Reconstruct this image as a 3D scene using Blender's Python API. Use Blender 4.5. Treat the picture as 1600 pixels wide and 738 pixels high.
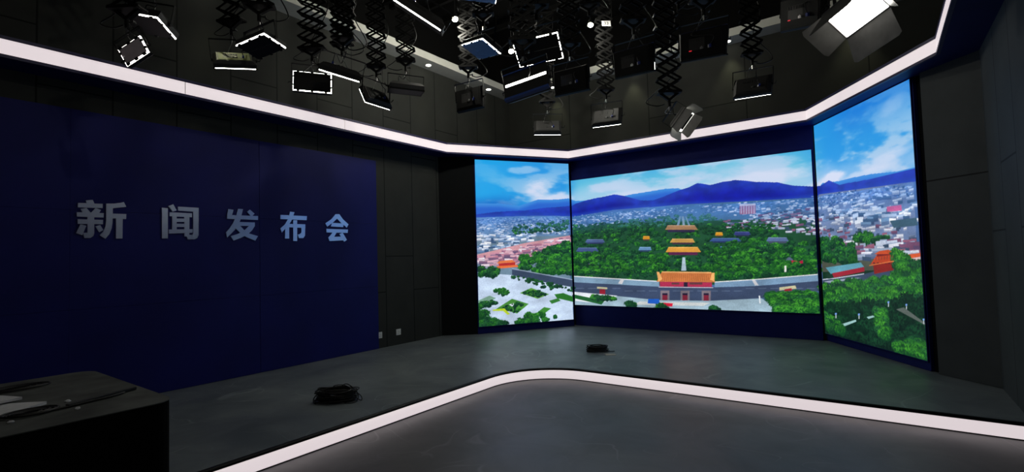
import bpy, bmesh, math, random
import numpy as np
from mathutils import Vector, Matrix, Euler

for _o in list(bpy.data.objects):
    bpy.data.objects.remove(_o)
sc = bpy.context.scene
COL = sc.collection

# ---------------------------------------------------------------- camera
cam_d = bpy.data.cameras.new('camera')
cam_d.sensor_width = 36.0
cam_d.lens = 783.81 / 1600 * 36.0
cam_d.clip_start = 0.02
cam = bpy.data.objects.new('camera', cam_d)
COL.objects.link(cam)
YAW, PITCH, ROLL = 0.631133, 0.0436648, -0.0289131
fwd = Vector((-math.sin(YAW) * math.cos(PITCH), math.cos(YAW) * math.cos(PITCH), math.sin(PITCH)))
rgt = Vector((math.cos(YAW), math.sin(YAW), 0))
upv = rgt.cross(fwd)
r2 = rgt * math.cos(ROLL) + upv * math.sin(ROLL)
u2 = -rgt * math.sin(ROLL) + upv * math.cos(ROLL)
M3 = Matrix((r2, u2, -fwd)).transposed()
cam.matrix_world = Matrix.Translation((0, 0, 1.57)) @ M3.to_4x4()
sc.camera = cam

# ---------------------------------------------------------------- world and exposure
w = bpy.data.worlds.new('studio_world')
sc.world = w
w.use_nodes = True
w.node_tree.nodes['Background'].inputs[0].default_value = (0.5, 0.55, 0.6, 1)
w.node_tree.nodes['Background'].inputs[1].default_value = 0.02
vs = sc.view_settings
vs.view_transform = 'Standard'
vs.look = 'None'
vs.exposure = 0.0
vs.gamma = 1.0
vs.use_curve_mapping = False
STRIP = 0.78          # lit bands
PANEL = 16.0          # LED panel lamps (closed flaps)
OPEN = 18.0           # lamp with open doors
SCREEN = 1.0          # video wall
WORK = 42.0           # ceiling work lights, watts each


# ---------------------------------------------------------------- colours and materials
def lin(c):
    return tuple(((v / 255) / 12.92 if v / 255 <= 0.04045 else ((v / 255 + 0.055) / 1.055) ** 2.4) for v in c)


def mat(name, col, rough=0.6, metal=0.0, noise=None, spec=0.5, bump=0.0):
    m = bpy.data.materials.new(name)
    m.use_nodes = True
    nt = m.node_tree
    b = nt.nodes['Principled BSDF']
    b.inputs['Roughness'].default_value = rough
    b.inputs['Metallic'].default_value = metal
    b.inputs['Specular IOR Level'].default_value = spec
    tc = nt.nodes.new('ShaderNodeTexCoord')
    nz = nt.nodes.new('ShaderNodeTexNoise')
    nz.inputs['Scale'].default_value = noise[0] if noise else 25.0
    nz.inputs['Detail'].default_value = 5
    nt.links.new(tc.outputs['Object'], nz.inputs['Vector'])
    k = noise[1] if noise else 0.08
    rp = nt.nodes.new('ShaderNodeValToRGB')
    rp.color_ramp.elements[0].position = 0.3
    rp.color_ramp.elements[1].position = 0.7
    rp.color_ramp.elements[0].color = tuple(v * (1 - k) for v in col) + (1,)
    rp.color_ramp.elements[1].color = tuple(min(1, v * (1 + k)) for v in col) + (1,)
    nt.links.new(nz.outputs['Fac'], rp.inputs['Fac'])
    nt.links.new(rp.outputs['Color'], b.inputs['Base Color'])
    if bump:
        bp = nt.nodes.new('ShaderNodeBump')
        bp.inputs['Strength'].default_value = bump
        bp.inputs['Distance'].default_value = 0.01
        nt.links.new(nz.outputs['Fac'], bp.inputs['Height'])
        nt.links.new(bp.outputs['Normal'], b.inputs['Normal'])
    return m


def glow(name, col, strength, base=(0.8, 0.8, 0.8)):
    m = bpy.data.materials.new(name)
    m.use_nodes = True
    b = m.node_tree.nodes['Principled BSDF']
    b.inputs['Base Color'].default_value = base + (1,)
    b.inputs['Emission Color'].default_value = col + (1,)
    b.inputs['Emission Strength'].default_value = strength
    b.inputs['Roughness'].default_value = 0.5
    return m


def wall_mat(name, col, row=0.635, width=1.22, horiz='Y', off=(0, 0)):
    """acoustic panels: vertical joints every row metres, staggered level joints"""
    m = mat(name, col, 0.72, noise=(3.0, 0.12), spec=0.3)
    nt = m.node_tree
    b = nt.nodes['Principled BSDF']
    geo = nt.nodes.new('ShaderNodeNewGeometry')
    sp = nt.nodes.new('ShaderNodeSeparateXYZ')
    nt.links.new(geo.outputs['Position'], sp.inputs[0])
    cb = nt.nodes.new('ShaderNodeCombineXYZ')
    a1 = nt.nodes.new('ShaderNodeMath'); a1.operation = 'ADD'; a1.inputs[1].default_value = off[1]
    a2 = nt.nodes.new('ShaderNodeMath'); a2.operation = 'ADD'; a2.inputs[1].default_value = off[0]
    nt.links.new(sp.outputs['Z'], a1.inputs[0])
    nt.links.new(sp.outputs[horiz], a2.inputs[0])
    nt.links.new(a1.outputs[0], cb.inputs['X'])
    nt.links.new(a2.outputs[0], cb.inputs['Y'])
    br = nt.nodes.new('ShaderNodeTexBrick')
    br.offset = 0.25
    br.inputs['Scale'].default_value = 1.0
    br.inputs['Mortar Size'].default_value = 0.010
    br.inputs['Mortar Smooth'].default_value = 0.3
    br.inputs['Brick Width'].default_value = width
    br.inputs['Row Height'].default_value = row
    br.inputs['Color1'].default_value = (1, 1, 1, 1)
    br.inputs['Color2'].default_value = (0.86, 0.86, 0.86, 1)
    br.inputs['Mortar'].default_value = (0.08, 0.08, 0.08, 1)
    nt.links.new(cb.outputs[0], br.inputs['Vector'])
    mx = nt.nodes.new('ShaderNodeMix'); mx.data_type = 'RGBA'; mx.blend_type = 'MULTIPLY'
    mx.inputs['Factor'].default_value = 1.0
    src = b.inputs['Base Color'].links[0].from_socket
    nt.links.new(src, mx.inputs['A'])
    nt.links.new(br.outputs['Color'], mx.inputs['B'])
    nt.links.new(mx.outputs['Result'], b.inputs['Base Color'])
    return m


def floor_mat(name, c1, c2, rough=(0.30, 0.50)):
    """trowelled micro-cement: cloudy tone, scuffs and arcs of paler scratches"""
    m = bpy.data.materials.new(name)
    m.use_nodes = True
    nt = m.node_tree
    N, L = nt.nodes, nt.links
    b = N['Principled BSDF']
    geo = N.new('ShaderNodeNewGeometry')
    n1 = N.new('ShaderNodeTexNoise'); n1.inputs['Scale'].default_value = 1.7; n1.inputs['Detail'].default_value = 8
    n1.inputs['Roughness'].default_value = 0.6; n1.inputs['Distortion'].default_value = 0.8
    L.new(geo.outputs['Position'], n1.inputs['Vector'])
    rp = N.new('ShaderNodeValToRGB')
    rp.color_ramp.elements[0].position = 0.32; rp.color_ramp.elements[0].color = c1 + (1,)
    rp.color_ramp.elements[1].position = 0.68; rp.color_ramp.elements[1].color = c2 + (1,)
    L.new(n1.outputs['Fac'], rp.inputs['Fac'])
    # thin wandering scratches: narrow band of a distorted noise
    n2 = N.new('ShaderNodeTexNoise'); n2.inputs['Scale'].default_value = 0.8; n2.inputs['Detail'].default_value = 1.5
    n2.inputs['Distortion'].default_value = 1.6
    L.new(geo.outputs['Position'], n2.inputs['Vector'])
    s1 = N.new('ShaderNodeMath'); s1.operation = 'SUBTRACT'; s1.inputs[1].default_value = 0.5
    L.new(n2.outputs['Fac'], s1.inputs[0])
    s2 = N.new('ShaderNodeMath'); s2.operation = 'ABSOLUTE'; L.new(s1.outputs[0], s2.inputs[0])
    mr = N.new('ShaderNodeMapRange'); mr.inputs['From Min'].default_value = 0.0; mr.inputs['From Max'].default_value = 0.009
    mr.inputs['To Min'].default_value = 1.0; mr.inputs['To Max'].default_value = 0.0
    L.new(s2.outputs[0], mr.inputs['Value'])
    n3 = N.new('ShaderNodeTexNoise'); n3.inputs['Scale'].default_value = 2.2; n3.inputs['Detail'].default_value = 4
    L.new(geo.outputs['Position'], n3.inputs['Vector'])
    mk = N.new('ShaderNodeMapRange'); mk.inputs['From Min'].default_value = 0.44; mk.inputs['From Max'].default_value = 0.60
    L.new(n3.outputs['Fac'], mk.inputs['Value'])
    mm = N.new('ShaderNodeMath'); mm.operation = 'MULTIPLY'; L.new(mr.outputs[0], mm.inputs[0]); L.new(mk.outputs[0], mm.inputs[1])
    m2 = N.new('ShaderNodeMath'); m2.operation = 'MULTIPLY'; m2.inputs[1].default_value = 0.45; L.new(mm.outputs[0], m2.inputs[0])
    mx = N.new('ShaderNodeMix'); mx.data_type = 'RGBA'
    L.new(m2.outputs[0], mx.inputs['Factor']); L.new(rp.outputs['Color'], mx.inputs['A'])
    mx.inputs['B'].default_value = (min(1, c2[0] * 2.0), min(1, c2[1] * 2.0), min(1, c2[2] * 2.0), 1)
    L.new(mx.outputs['Result'], b.inputs['Base Color'])
    rr = N.new('ShaderNodeMapRange'); rr.inputs['To Min'].default_value = rough[0]; rr.inputs['To Max'].default_value = rough[1]
    L.new(n3.outputs['Fac'], rr.inputs['Value']); L.new(rr.outputs[0], b.inputs['Roughness'])
    b.inputs['Specular IOR Level'].default_value = 0.8
    return m


def attr_screen(name):
    m = bpy.data.materials.new(name)
    m.use_nodes = True
    nt = m.node_tree
    b = nt.nodes['Principled BSDF']
    b.inputs['Base Color'].default_value = (0.006, 0.006, 0.008, 1)
    b.inputs['Roughness'].default_value = 0.5
    a = nt.nodes.new('ShaderNodeAttribute'); a.attribute_name = 'pixel_colour'
    nt.links.new(a.outputs['Color'], b.inputs['Emission Color'])
    b.inputs['Emission Strength'].default_value = SCREEN
    return m


M = {}
M['wall_l'] = wall_mat('charcoal_acoustic_wall', (0.030, 0.032, 0.028), width=2.44, off=(0.04, 0.78))
M['wall_b'] = wall_mat('charcoal_acoustic_back_wall', (0.030, 0.032, 0.028), row=1.75, width=6.0, horiz='X', off=(10.49, 0.3))
M['wall_r'] = wall_mat('charcoal_acoustic_right_wall', (0.062, 0.070, 0.073), width=2.44, off=(10.2, 0.13))
M['black'] = mat('black_void_paint', (0.004, 0.004, 0.004), 0.9, spec=0.1)
M['black_panel'] = mat('black_cloth_lining', (0.007, 0.008, 0.009), 0.9, spec=0.15)
M['navy'] = mat('navy_laminate', (0.010, 0.016, 0.13), 0.5, spec=0.12, noise=(6, 0.1))
M['navy_trim'] = mat('navy_edge_trim', (0.03, 0.026, 0.10), 0.45)
M['soffit'] = mat('pale_grey_soffit_paint', (0.72, 0.72, 0.66), 0.8, noise=(4, 0.05), spec=0.2)
M['floor_low'] = floor_mat('lower_floor_cement', (0.064, 0.064, 0.071), (0.118, 0.116, 0.124), (0.34, 0.54))
M['floor_stage'] = floor_mat('stage_cement', (0.112, 0.134, 0.145), (0.205, 0.232, 0.238))
M['strip'] = glow('white_light_band', (0.90, 0.795, 0.82), STRIP, (0.6, 0.55, 0.56))
M['screen'] = attr_screen('video_wall_pixels')
M['board'] = mat('deep_blue_board', (0.006, 0.009, 0.135), 0.55, noise=(2.0, 0.12), spec=0.25)
M['char'] = mat('brushed_silver_blue_lettering', (0.58, 0.68, 1.0), 0.30, 1.0, noise=(1.6, 0.18))
M['metal_black'] = mat('black_powder_coat', (0.004, 0.004, 0.004), 0.55, spec=0.15)
M['metal_dark'] = mat('dark_grey_housing', (0.018, 0.018, 0.018), 0.5, spec=0.35)
M['flap_light'] = mat('light_grey_flap', (0.38, 0.38, 0.36), 0.45)
M['flap_black'] = mat('matt_black_flap', (0.006, 0.006, 0.006), 0.6)
M['flap_blue'] = mat('blue_flap', (0.16, 0.42, 1.0), 0.5)
M['flap_mauve'] = mat('mauve_grey_flap', (0.86, 0.76, 0.83), 0.5)
M['flap_grey'] = mat('grey_metal_flap', (0.07, 0.07, 0.068), 0.45, 0.3, noise=(9, 0.25))
M['back_green'] = mat('yellow_green_back_plate', (0.42, 0.47, 0.16), 0.55)
M['blue_edge'] = mat('blue_edge_strip', (0.03, 0.08, 0.35), 0.4)
M['steel'] = mat('worn_steel', (0.5, 0.5, 0.5), 0.3, 1.0)
M['white_plastic'] = mat('white_plastic', (0.75, 0.75, 0.73), 0.4)
M['label'] = mat('white_label', (0.65, 0.65, 0.65), 0.6)
M['lamp'] = glow('led_diffuser', (1.0, 0.97, 0.88), PANEL)
M['lamp_open'] = glow('led_diffuser_open', (1.0, 0.965, 0.88), OPEN)
M['down'] = glow('downlight_lens', (1.0, 0.98, 0.85), 9.0)
M['bulb'] = glow('work_light_lens', (1.0, 0.96, 0.75), 22.0)
M['cable'] = mat('black_rubber_cable', (0.005, 0.005, 0.005), 0.5)
M['blue_plug'] = mat('blue_power_plug', (0.01, 0.03, 0.25), 0.4)
M['desk_top'] = mat('dusty_dark_cloth_top', (0.070, 0.076, 0.072), 0.8, noise=(5.5, 0.55))
M['desk_side'] = mat('black_cloth_side', (0.004, 0.004, 0.004), 0.95, spec=0.05)
M['paper'] = mat('white_paper', (0.7, 0.71, 0.74), 0.7)
M['lip'] = mat('black_stage_nosing', (0.008, 0.009, 0.010), 0.5)
M['card'] = mat('beige_card', (0.45, 0.42, 0.34), 0.6)
M['red'] = glow('red_indicator', (1, 0.03, 0.05), 0.6, (0.3, 0.01, 0.02))


# ---------------------------------------------------------------- mesh helpers
def link(name, bm, m, parent=None, smooth=False):
    me = bpy.data.meshes.new(name)
    bmesh.ops.recalc_face_normals(bm, faces=bm.faces[:])
    bm.to_mesh(me); bm.free()
    for p in me.polygons:
        p.use_smooth = smooth
    o = bpy.data.objects.new(name, me)
    COL.objects.link(o)
    me.materials.append(m if not isinstance(m, str) else M[m])
    if parent is not None:
        o.parent = parent
    return o


def box(bm, x0, y0, z0, x1, y1, z1, bevel=0.0, mtx=None):
    vs_ = [bm.verts.new(v) for v in ((x0, y0, z0), (x1, y0, z0), (x1, y1, z0), (x0, y1, z0), (x0, y0, z1), (x1, y0, z1), (x1, y1, z1), (x0, y1, z1))]
    fs = [bm.faces.new([vs_[i] for i in f]) for f in ((3, 2, 1, 0), (4, 5, 6, 7), (0, 1, 5, 4), (1, 2, 6, 5), (2, 3, 7, 6), (3, 0, 4, 7))]
    if bevel:
        es = list({e for f in fs for e in f.edges})
        r = bmesh.ops.bevel(bm, geom=es, offset=bevel, segments=2, affect='EDGES', profile=0.5)
        vs_ = list({v for f in r['faces'] for v in f.verts} | {v for v in vs_ if v.is_valid})
    if mtx is not None:
        for v in vs_:
            v.co = mtx @ v.co
    return vs_


def bar(bm, a, b, wd, th, up=(0, 0, 1)):
    """flat bar from a to b: width wd (across, in the plane with up), thickness th"""
    a, b = Vector(a), Vector(b)
    d = (b - a); L = d.length; d.normalize()
    s = d.cross(Vector(up))
    if s.length < 1e-4:
        s = d.cross(Vector((1, 0, 0)))
    s.normalize(); t = s.cross(d).normalized()
    q = []
    for p in (a, b):
        for i, j in ((-1, -1), (1, -1), (1, 1), (-1, 1)):
            q.append(bm.verts.new(p + s * (i * th / 2) + t * (j * wd / 2)))
    for f in ((0, 1, 2, 3), (7, 6, 5, 4), (0, 4, 5, 1), (1, 5, 6, 2), (2, 6, 7, 3), (3, 7, 4, 0)):
        bm.faces.new([q[i] for i in f])


def tube(bm, pts, r, n=6, closed=False):
    pts = [Vector(p) for p in pts]
    rings = []
    N = len(pts)
    prev = None
    for i, p in enumerate(pts):
        if closed:
            d = pts[(i + 1) % N] - pts[i - 1]
        else:
            d = pts[min(i + 1, N - 1)] - pts[max(i - 1, 0)]
        d.normalize()
        if prev is None:
            s = d.cross(Vector((0, 0, 1)))
            if s.length < 1e-3:
                s = d.cross(Vector((1, 0, 0)))
        else:
            s = prev - d * prev.dot(d)
        s.normalize(); prev = s
        t = d.cross(s)
        rings.append([bm.verts.new(p + (s * math.cos(2 * math.pi * k / n) + t * math.sin(2 * math.pi * k / n)) * r) for k in range(n)])
    for i in range(N if closed else N - 1):
        A_, B_ = rings[i], rings[(i + 1) % N]
        for k in range(n):
            bm.faces.new((A_[k], A_[(k + 1) % n], B_[(k + 1) % n], B_[k]))
    if not closed:
        bm.faces.new(rings[0][::-1]); bm.faces.new(rings[-1])


def curve_pts(ctrl, n=20):
    """Catmull-Rom through control points"""
    P = [Vector(c) for c in ctrl]
    P = [P[0] * 2 - P[1]] + P + [P[-1] * 2 - P[-2]]
    out = []
    seg = len(P) - 3
    for i in range(seg):
        p0, p1, p2, p3 = P[i:i + 4]
        m_ = max(2, n // seg)
        for k in range(m_):
            t = k / m_
            out.append(0.5 * ((2 * p1) + (p2 - p0) * t + (2 * p0 - 5 * p1 + 4 * p2 - p3) * t * t + (3 * p1 - p0 - 3 * p2 + p3) * t ** 3))
    out.append(P[-2])
    return out


def cyl(bm, a, b, r, n=16, r2=None):
    a, b = Vector(a), Vector(b)
    d = (b - a).normalized()
    s = d.cross(Vector((0, 0, 1)))
    if s.length < 1e-3:
        s = d.cross(Vector((1, 0, 0)))
    s.normalize(); t = d.cross(s)
    r2 = r if r2 is None else r2
    A_ = [bm.verts.new(a + (s * math.cos(2 * math.pi * k / n) + t * math.sin(2 * math.pi * k / n)) * r) for k in range(n)]
    B_ = [bm.verts.new(b + (s * math.cos(2 * math.pi * k / n) + t * math.sin(2 * math.pi * k / n)) * r2) for k in range(n)]
    for k in range(n):
        bm.faces.new((A_[k], A_[(k + 1) % n], B_[(k + 1) % n], B_[k]))
    bm.faces.new(A_[::-1]); bm.faces.new(B_)


def prism(bm, poly, z0, z1):
    a = [bm.verts.new((x, y, z0)) for x, y in poly]
    b = [bm.verts.new((x, y, z1)) for x, y in poly]
    n = len(poly)
    for i in range(n):
        bm.faces.new((a[i], a[(i + 1) % n], b[(i + 1) % n], b[i]))
    bm.faces.new(a[::-1]); bm.faces.new(b)


def thick_path(bm, front, back, z0, z1):
    """a wall that follows front[] with back[] behind it, between two heights, closed at its ends"""
    n = len(front)
    f0 = [bm.verts.new((x, y, z0)) for x, y in front]; f1 = [bm.verts.new((x, y, z1)) for x, y in front]
    b0 = [bm.verts.new((x, y, z0)) for x, y in back]; b1 = [bm.verts.new((x, y, z1)) for x, y in back]
    for i in range(n - 1):
        bm.faces.new((f0[i], f0[i + 1], f1[i + 1], f1[i]))
        bm.faces.new((b0[i], b1[i], b1[i + 1], b0[i + 1]))
        bm.faces.new((f1[i], f1[i + 1], b1[i + 1], b1[i]))
        bm.faces.new((f0[i], b0[i], b0[i + 1], f0[i + 1]))
    bm.faces.new((f0[0], f1[0], b1[0], b0[0])); bm.faces.new((f0[-1], b0[-1], b1[-1], f1[-1]))


def offset_path(path, d):
    """shift an open path sideways (to its left) by d, mitred"""
    out = []
    P = [Vector(p) for p in path]
    for i, p in enumerate(P):
        ns = []
        if i > 0:
            t = (P[i] - P[i - 1]).normalized(); ns.append(Vector((-t.y, t.x)))
        if i < len(P) - 1:
            t = (P[i + 1] - P[i]).normalized(); ns.append(Vector((-t.y, t.x)))
        m_ = sum(ns, Vector((0, 0))).normalized()
        k = d / max(0.3, m_.dot(ns[0]))
        out.append((p.x + m_.x * k, p.y + m_.y * k))
    return out


def struct(name, bm, m, smooth=False, parent=None):
    o = link(name, bm, m, parent, smooth)
    if parent is None:
        o['kind'] = 'structure'
    return o


def tag(o, label, cat, group=None):
    o['label'] = label; o['category'] = cat
    if group:
        o['group'] = group
    return o


def thing(name, loc, label, cat, group=None, rot=None):
    o = bpy.data.objects.new(name, None)
    o.empty_display_size = 0.1
    COL.objects.link(o)
    o.location = loc
    if rot is not None:
        o.rotation_euler = rot
    return tag(o, label, cat, group)


# ================================================================ SETTING
S = 0.12           # stage level
F0 = -0.02         # lower floor level
XL, XR = -6.85, 0.93
YB, YF = 9.40, -3.2
ZT = 6.4

bm = bmesh.new(); box(bm, XL, YF, F0 - 0.1, XR, YB, F0); struct('floor', bm, 'floor_low')

# stage: left arm and back arm, joined by a rounded inside corner
EX, EY, RAD = -3.95, 5.73, 0.85
edge = [(EX, YF)]
for k in range(17):
    a = math.pi - k / 16 * math.pi / 2
    edge.append((EX + RAD + RAD * math.cos(a), EY - RAD + RAD * math.sin(a)))
edge.append((XR, EY))
bm = bmesh.new(); prism(bm, edge + [(XR, YB), (XL, YB), (XL, YF)], F0, S - 0.004); struct('floor_stage', bm, 'floor_stage')
inner = offset_path(edge, 0.03)
bm = bmesh.new(); thick_path(bm, offset_path(edge, -0.012), inner, S - 0.024, S); struct('trim_1', bm, 'lip', True)
bm = bmesh.new(); thick_path(bm, offset_path(edge, -0.006), offset_path(edge, 0.004), F0 + 0.008, S - 0.024); struct('trim_2', bm, 'strip', True)
bm = bmesh.new(); thick_path(bm, offset_path(edge, -0.010), offset_path(edge, 0.0), F0, F0 + 0.008); struct('trim_3', bm, 'lip', True)

# room walls
bm = bmesh.new(); box(bm, XL - 0.15, YF, F0, XL, YB, ZT); struct('wall_left', bm, 'wall_l')
bm = bmesh.new(); box(bm, XL - 0.15, YB, F0, XR + 0.15, YB + 0.15, ZT); struct('wall_back', bm, 'wall_b')
bm = bmesh.new(); box(bm, XR, YF, F0, XR + 0.15, YB, ZT); struct('wall_right', bm, 'wall_r')
bm = bmesh.new(); box(bm, XL - 0.15, YF - 0.15, F0, XR + 0.15, YF, ZT); struct('wall_front', bm, 'wall_r')
bm = bmesh.new(); box(bm, XL - 0.15, YF - 0.15, ZT, XR + 0.15, YB + 0.15, ZT + 0.1); struct('ceiling', bm, 'black')

# dropped perimeter soffit with its pale inner face, and the black void lining above it
SZ, SF, SW = 5.24, 5.375, 0.36
bm = bmesh.new()
box(bm, XL, YF, SZ, XL + SW, YB, SF); box(bm, XR - SW, YF, SZ, XR, YB, SF); box(bm, XL + SW, YB - SW, SZ, XR - SW, YB, SF)
struct('ceiling_soffit', bm, 'soffit')
bm = bmesh.new()
box(bm, XL, YF, SF, XL + 0.04, YB, ZT); box(bm, XR - 0.04, YF, SF, XR, YB, ZT); box(bm, XL + 0.04, YB - 0.04, SF, XR - 0.04, YB, ZT)
struct('ceiling_void_lining', bm, 'black')

# angled wings: cladding that carries the side screens, and the blank returns to the room walls
cL, wL, aLp = (-5.20, 9.22), (-6.325, 7.445), (XL, 6.985)
cR, wR, aRp = (-0.78, 9.43), (0.401, 7.555), (XR, 6.985)
HB = 3.575         # underside of the lit header
A0, A1 = Vector((-6.310, 7.468)), Vector((-5.205, 9.207))
B0, B1 = Vector((-0.766, 9.407)), Vector((0.387, 7.585))


def wing(a, b, name, m, depth, z0, z1, back=0.0):
    a, b = Vector(a), Vector(b)
    t = (b - a).normalized(); n = Vector((-t.y, t.x))    # away from the room
    bm = bmesh.new()
    prism(bm, [tuple(a + n * back), tuple(b + n * back), tuple(b + n * (depth + back)), tuple(a + n * (depth + back))], z0, z1)
    return struct(name, bm, m)


tA = (A1 - A0).normalized(); tB = (B1 - B0).normalized()
wing(A0 - tA * 0.02, A1 + tA * 0.02, 'wall_left_wing', 'navy', 0.10, S, HB, 0.012)
wing(B0 - tB * 0.02, B1 + tB * 0.03, 'wall_right_wing', 'navy', 0.10, S, HB, 0.012)
wing(aLp, A0 - tA * 0.02, 'wall_left_return', 'black_panel', 0.08, S, HB, 0.014)
k_ = B1 + tB * 0.16
wing(B1 + tB * 0.03, k_, 'wall_right_recess', 'black', 0.08, S, HB, 0.05)
wing(k_, aRp, 'wall_right_return', 'wall_r', 0.08, S, HB, 0.0)
bm = bmesh.new(); box(bm, -5.235, 9.35, S, -0.785, YB, HB); struct('wall_back_cladding', bm, 'navy')

# lit header: box canopy following the walls
HX0, HX1, HY = -6.49, 0.59, 9.05
hp = [(HX0, YF), (HX0, 6.865), (-5.115, HY), (-0.825, HY), (HX1, 6.85), (HX1, YF)]
wallp = [(XL, YF), (XL, 7.1), (-5.35, YB), (-0.60, YB), (XR, 7.1), (XR, YF)]
bm = bmesh.new(); thick_path(bm, hp, wallp, HB, 3.775); struct('ceiling_canopy', bm, 'navy')
bm = bmesh.new(); thick_path(bm, offset_path(hp, -0.012), offset_path(hp, 0.02), 3.745, 3.778); struct('trim_4', bm, 'navy_trim')
bm = bmesh.new(); thick_path(bm, offset_path(hp, -0.012), offset_path(hp, 0.02), HB - 0.003, 3.602); struct('trim_5', bm, 'navy_trim')
bm = bmesh.new(); thick_path(bm, offset_path(hp, -0.006), offset_path(hp, 0.002), 3.602, 3.745); struct('trim_6', bm, 'strip')
# fine joints between the diffuser lengths of the band
bm = bmesh.new()
for y in (2.45, 4.63):
    box(bm, HX0 + 0.0065, y, 3.603, HX0 + 0.0085, y + 0.006, 3.744)
struct('trim_7', bm, 'white_plastic')

# ================================================================ VIDEO WALL PICTURE
WL, WC, WR = (A1 - A0).length, 4.43, (B1 - B0).length
UW = 2.06
CITY_TOP = [(0.013, 2.378), (0.751, 2.406), (1.459, 2.422), (2.021, 2.411), (2.157, 2.413), (3.037, 2.478), (4.322, 2.471), (5.321, 2.407), (6.204, 2.393), (6.475, 2.399), (6.729, 2.42), (7.385, 2.375), (8.068, 2.353), (8.602, 2.339)]
RIDGE_FAR = [(0.02, 2.654), (0.486, 2.66), (0.896, 2.614), (1.326, 2.75), (1.764, 2.757), (2.035, 2.788), (2.17, 2.738), (2.905, 2.698), (3.389, 2.754), (3.717, 2.772), (4.094, 2.794), (4.335, 2.781), (4.508, 2.692), (5.007, 2.526), (5.63, 2.446), (6.435, 2.496), (6.657, 2.611), (7.089, 2.576), (7.405, 2.574), (7.83, 2.559), (8.321, 2.51), (8.616, 2.505)]
RIDGE_NEAR = [(0.014, 2.441), (0.413, 2.494), (1.033, 2.524), (1.464, 2.58), (2.029, 2.626), (2.168, 2.684), (2.472, 2.738), (2.837, 2.769), (3.049, 2.788), (3.253, 2.742), (3.581, 2.623), (3.837, 2.599), (4.026, 2.643), (4.333, 2.733), (4.547, 2.782), (4.687, 2.837), (4.908, 2.778), (5.128, 2.811), (5.34, 2.82), (5.644, 2.752), (5.984, 2.703), (6.214, 2.624), (6.466, 2.586), (6.598, 2.579), (6.839, 2.624), (7.116, 2.515), (7.398, 2.511), (7.823, 2.491), (8.32, 2.494), (8.615, 2.49)]
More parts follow.
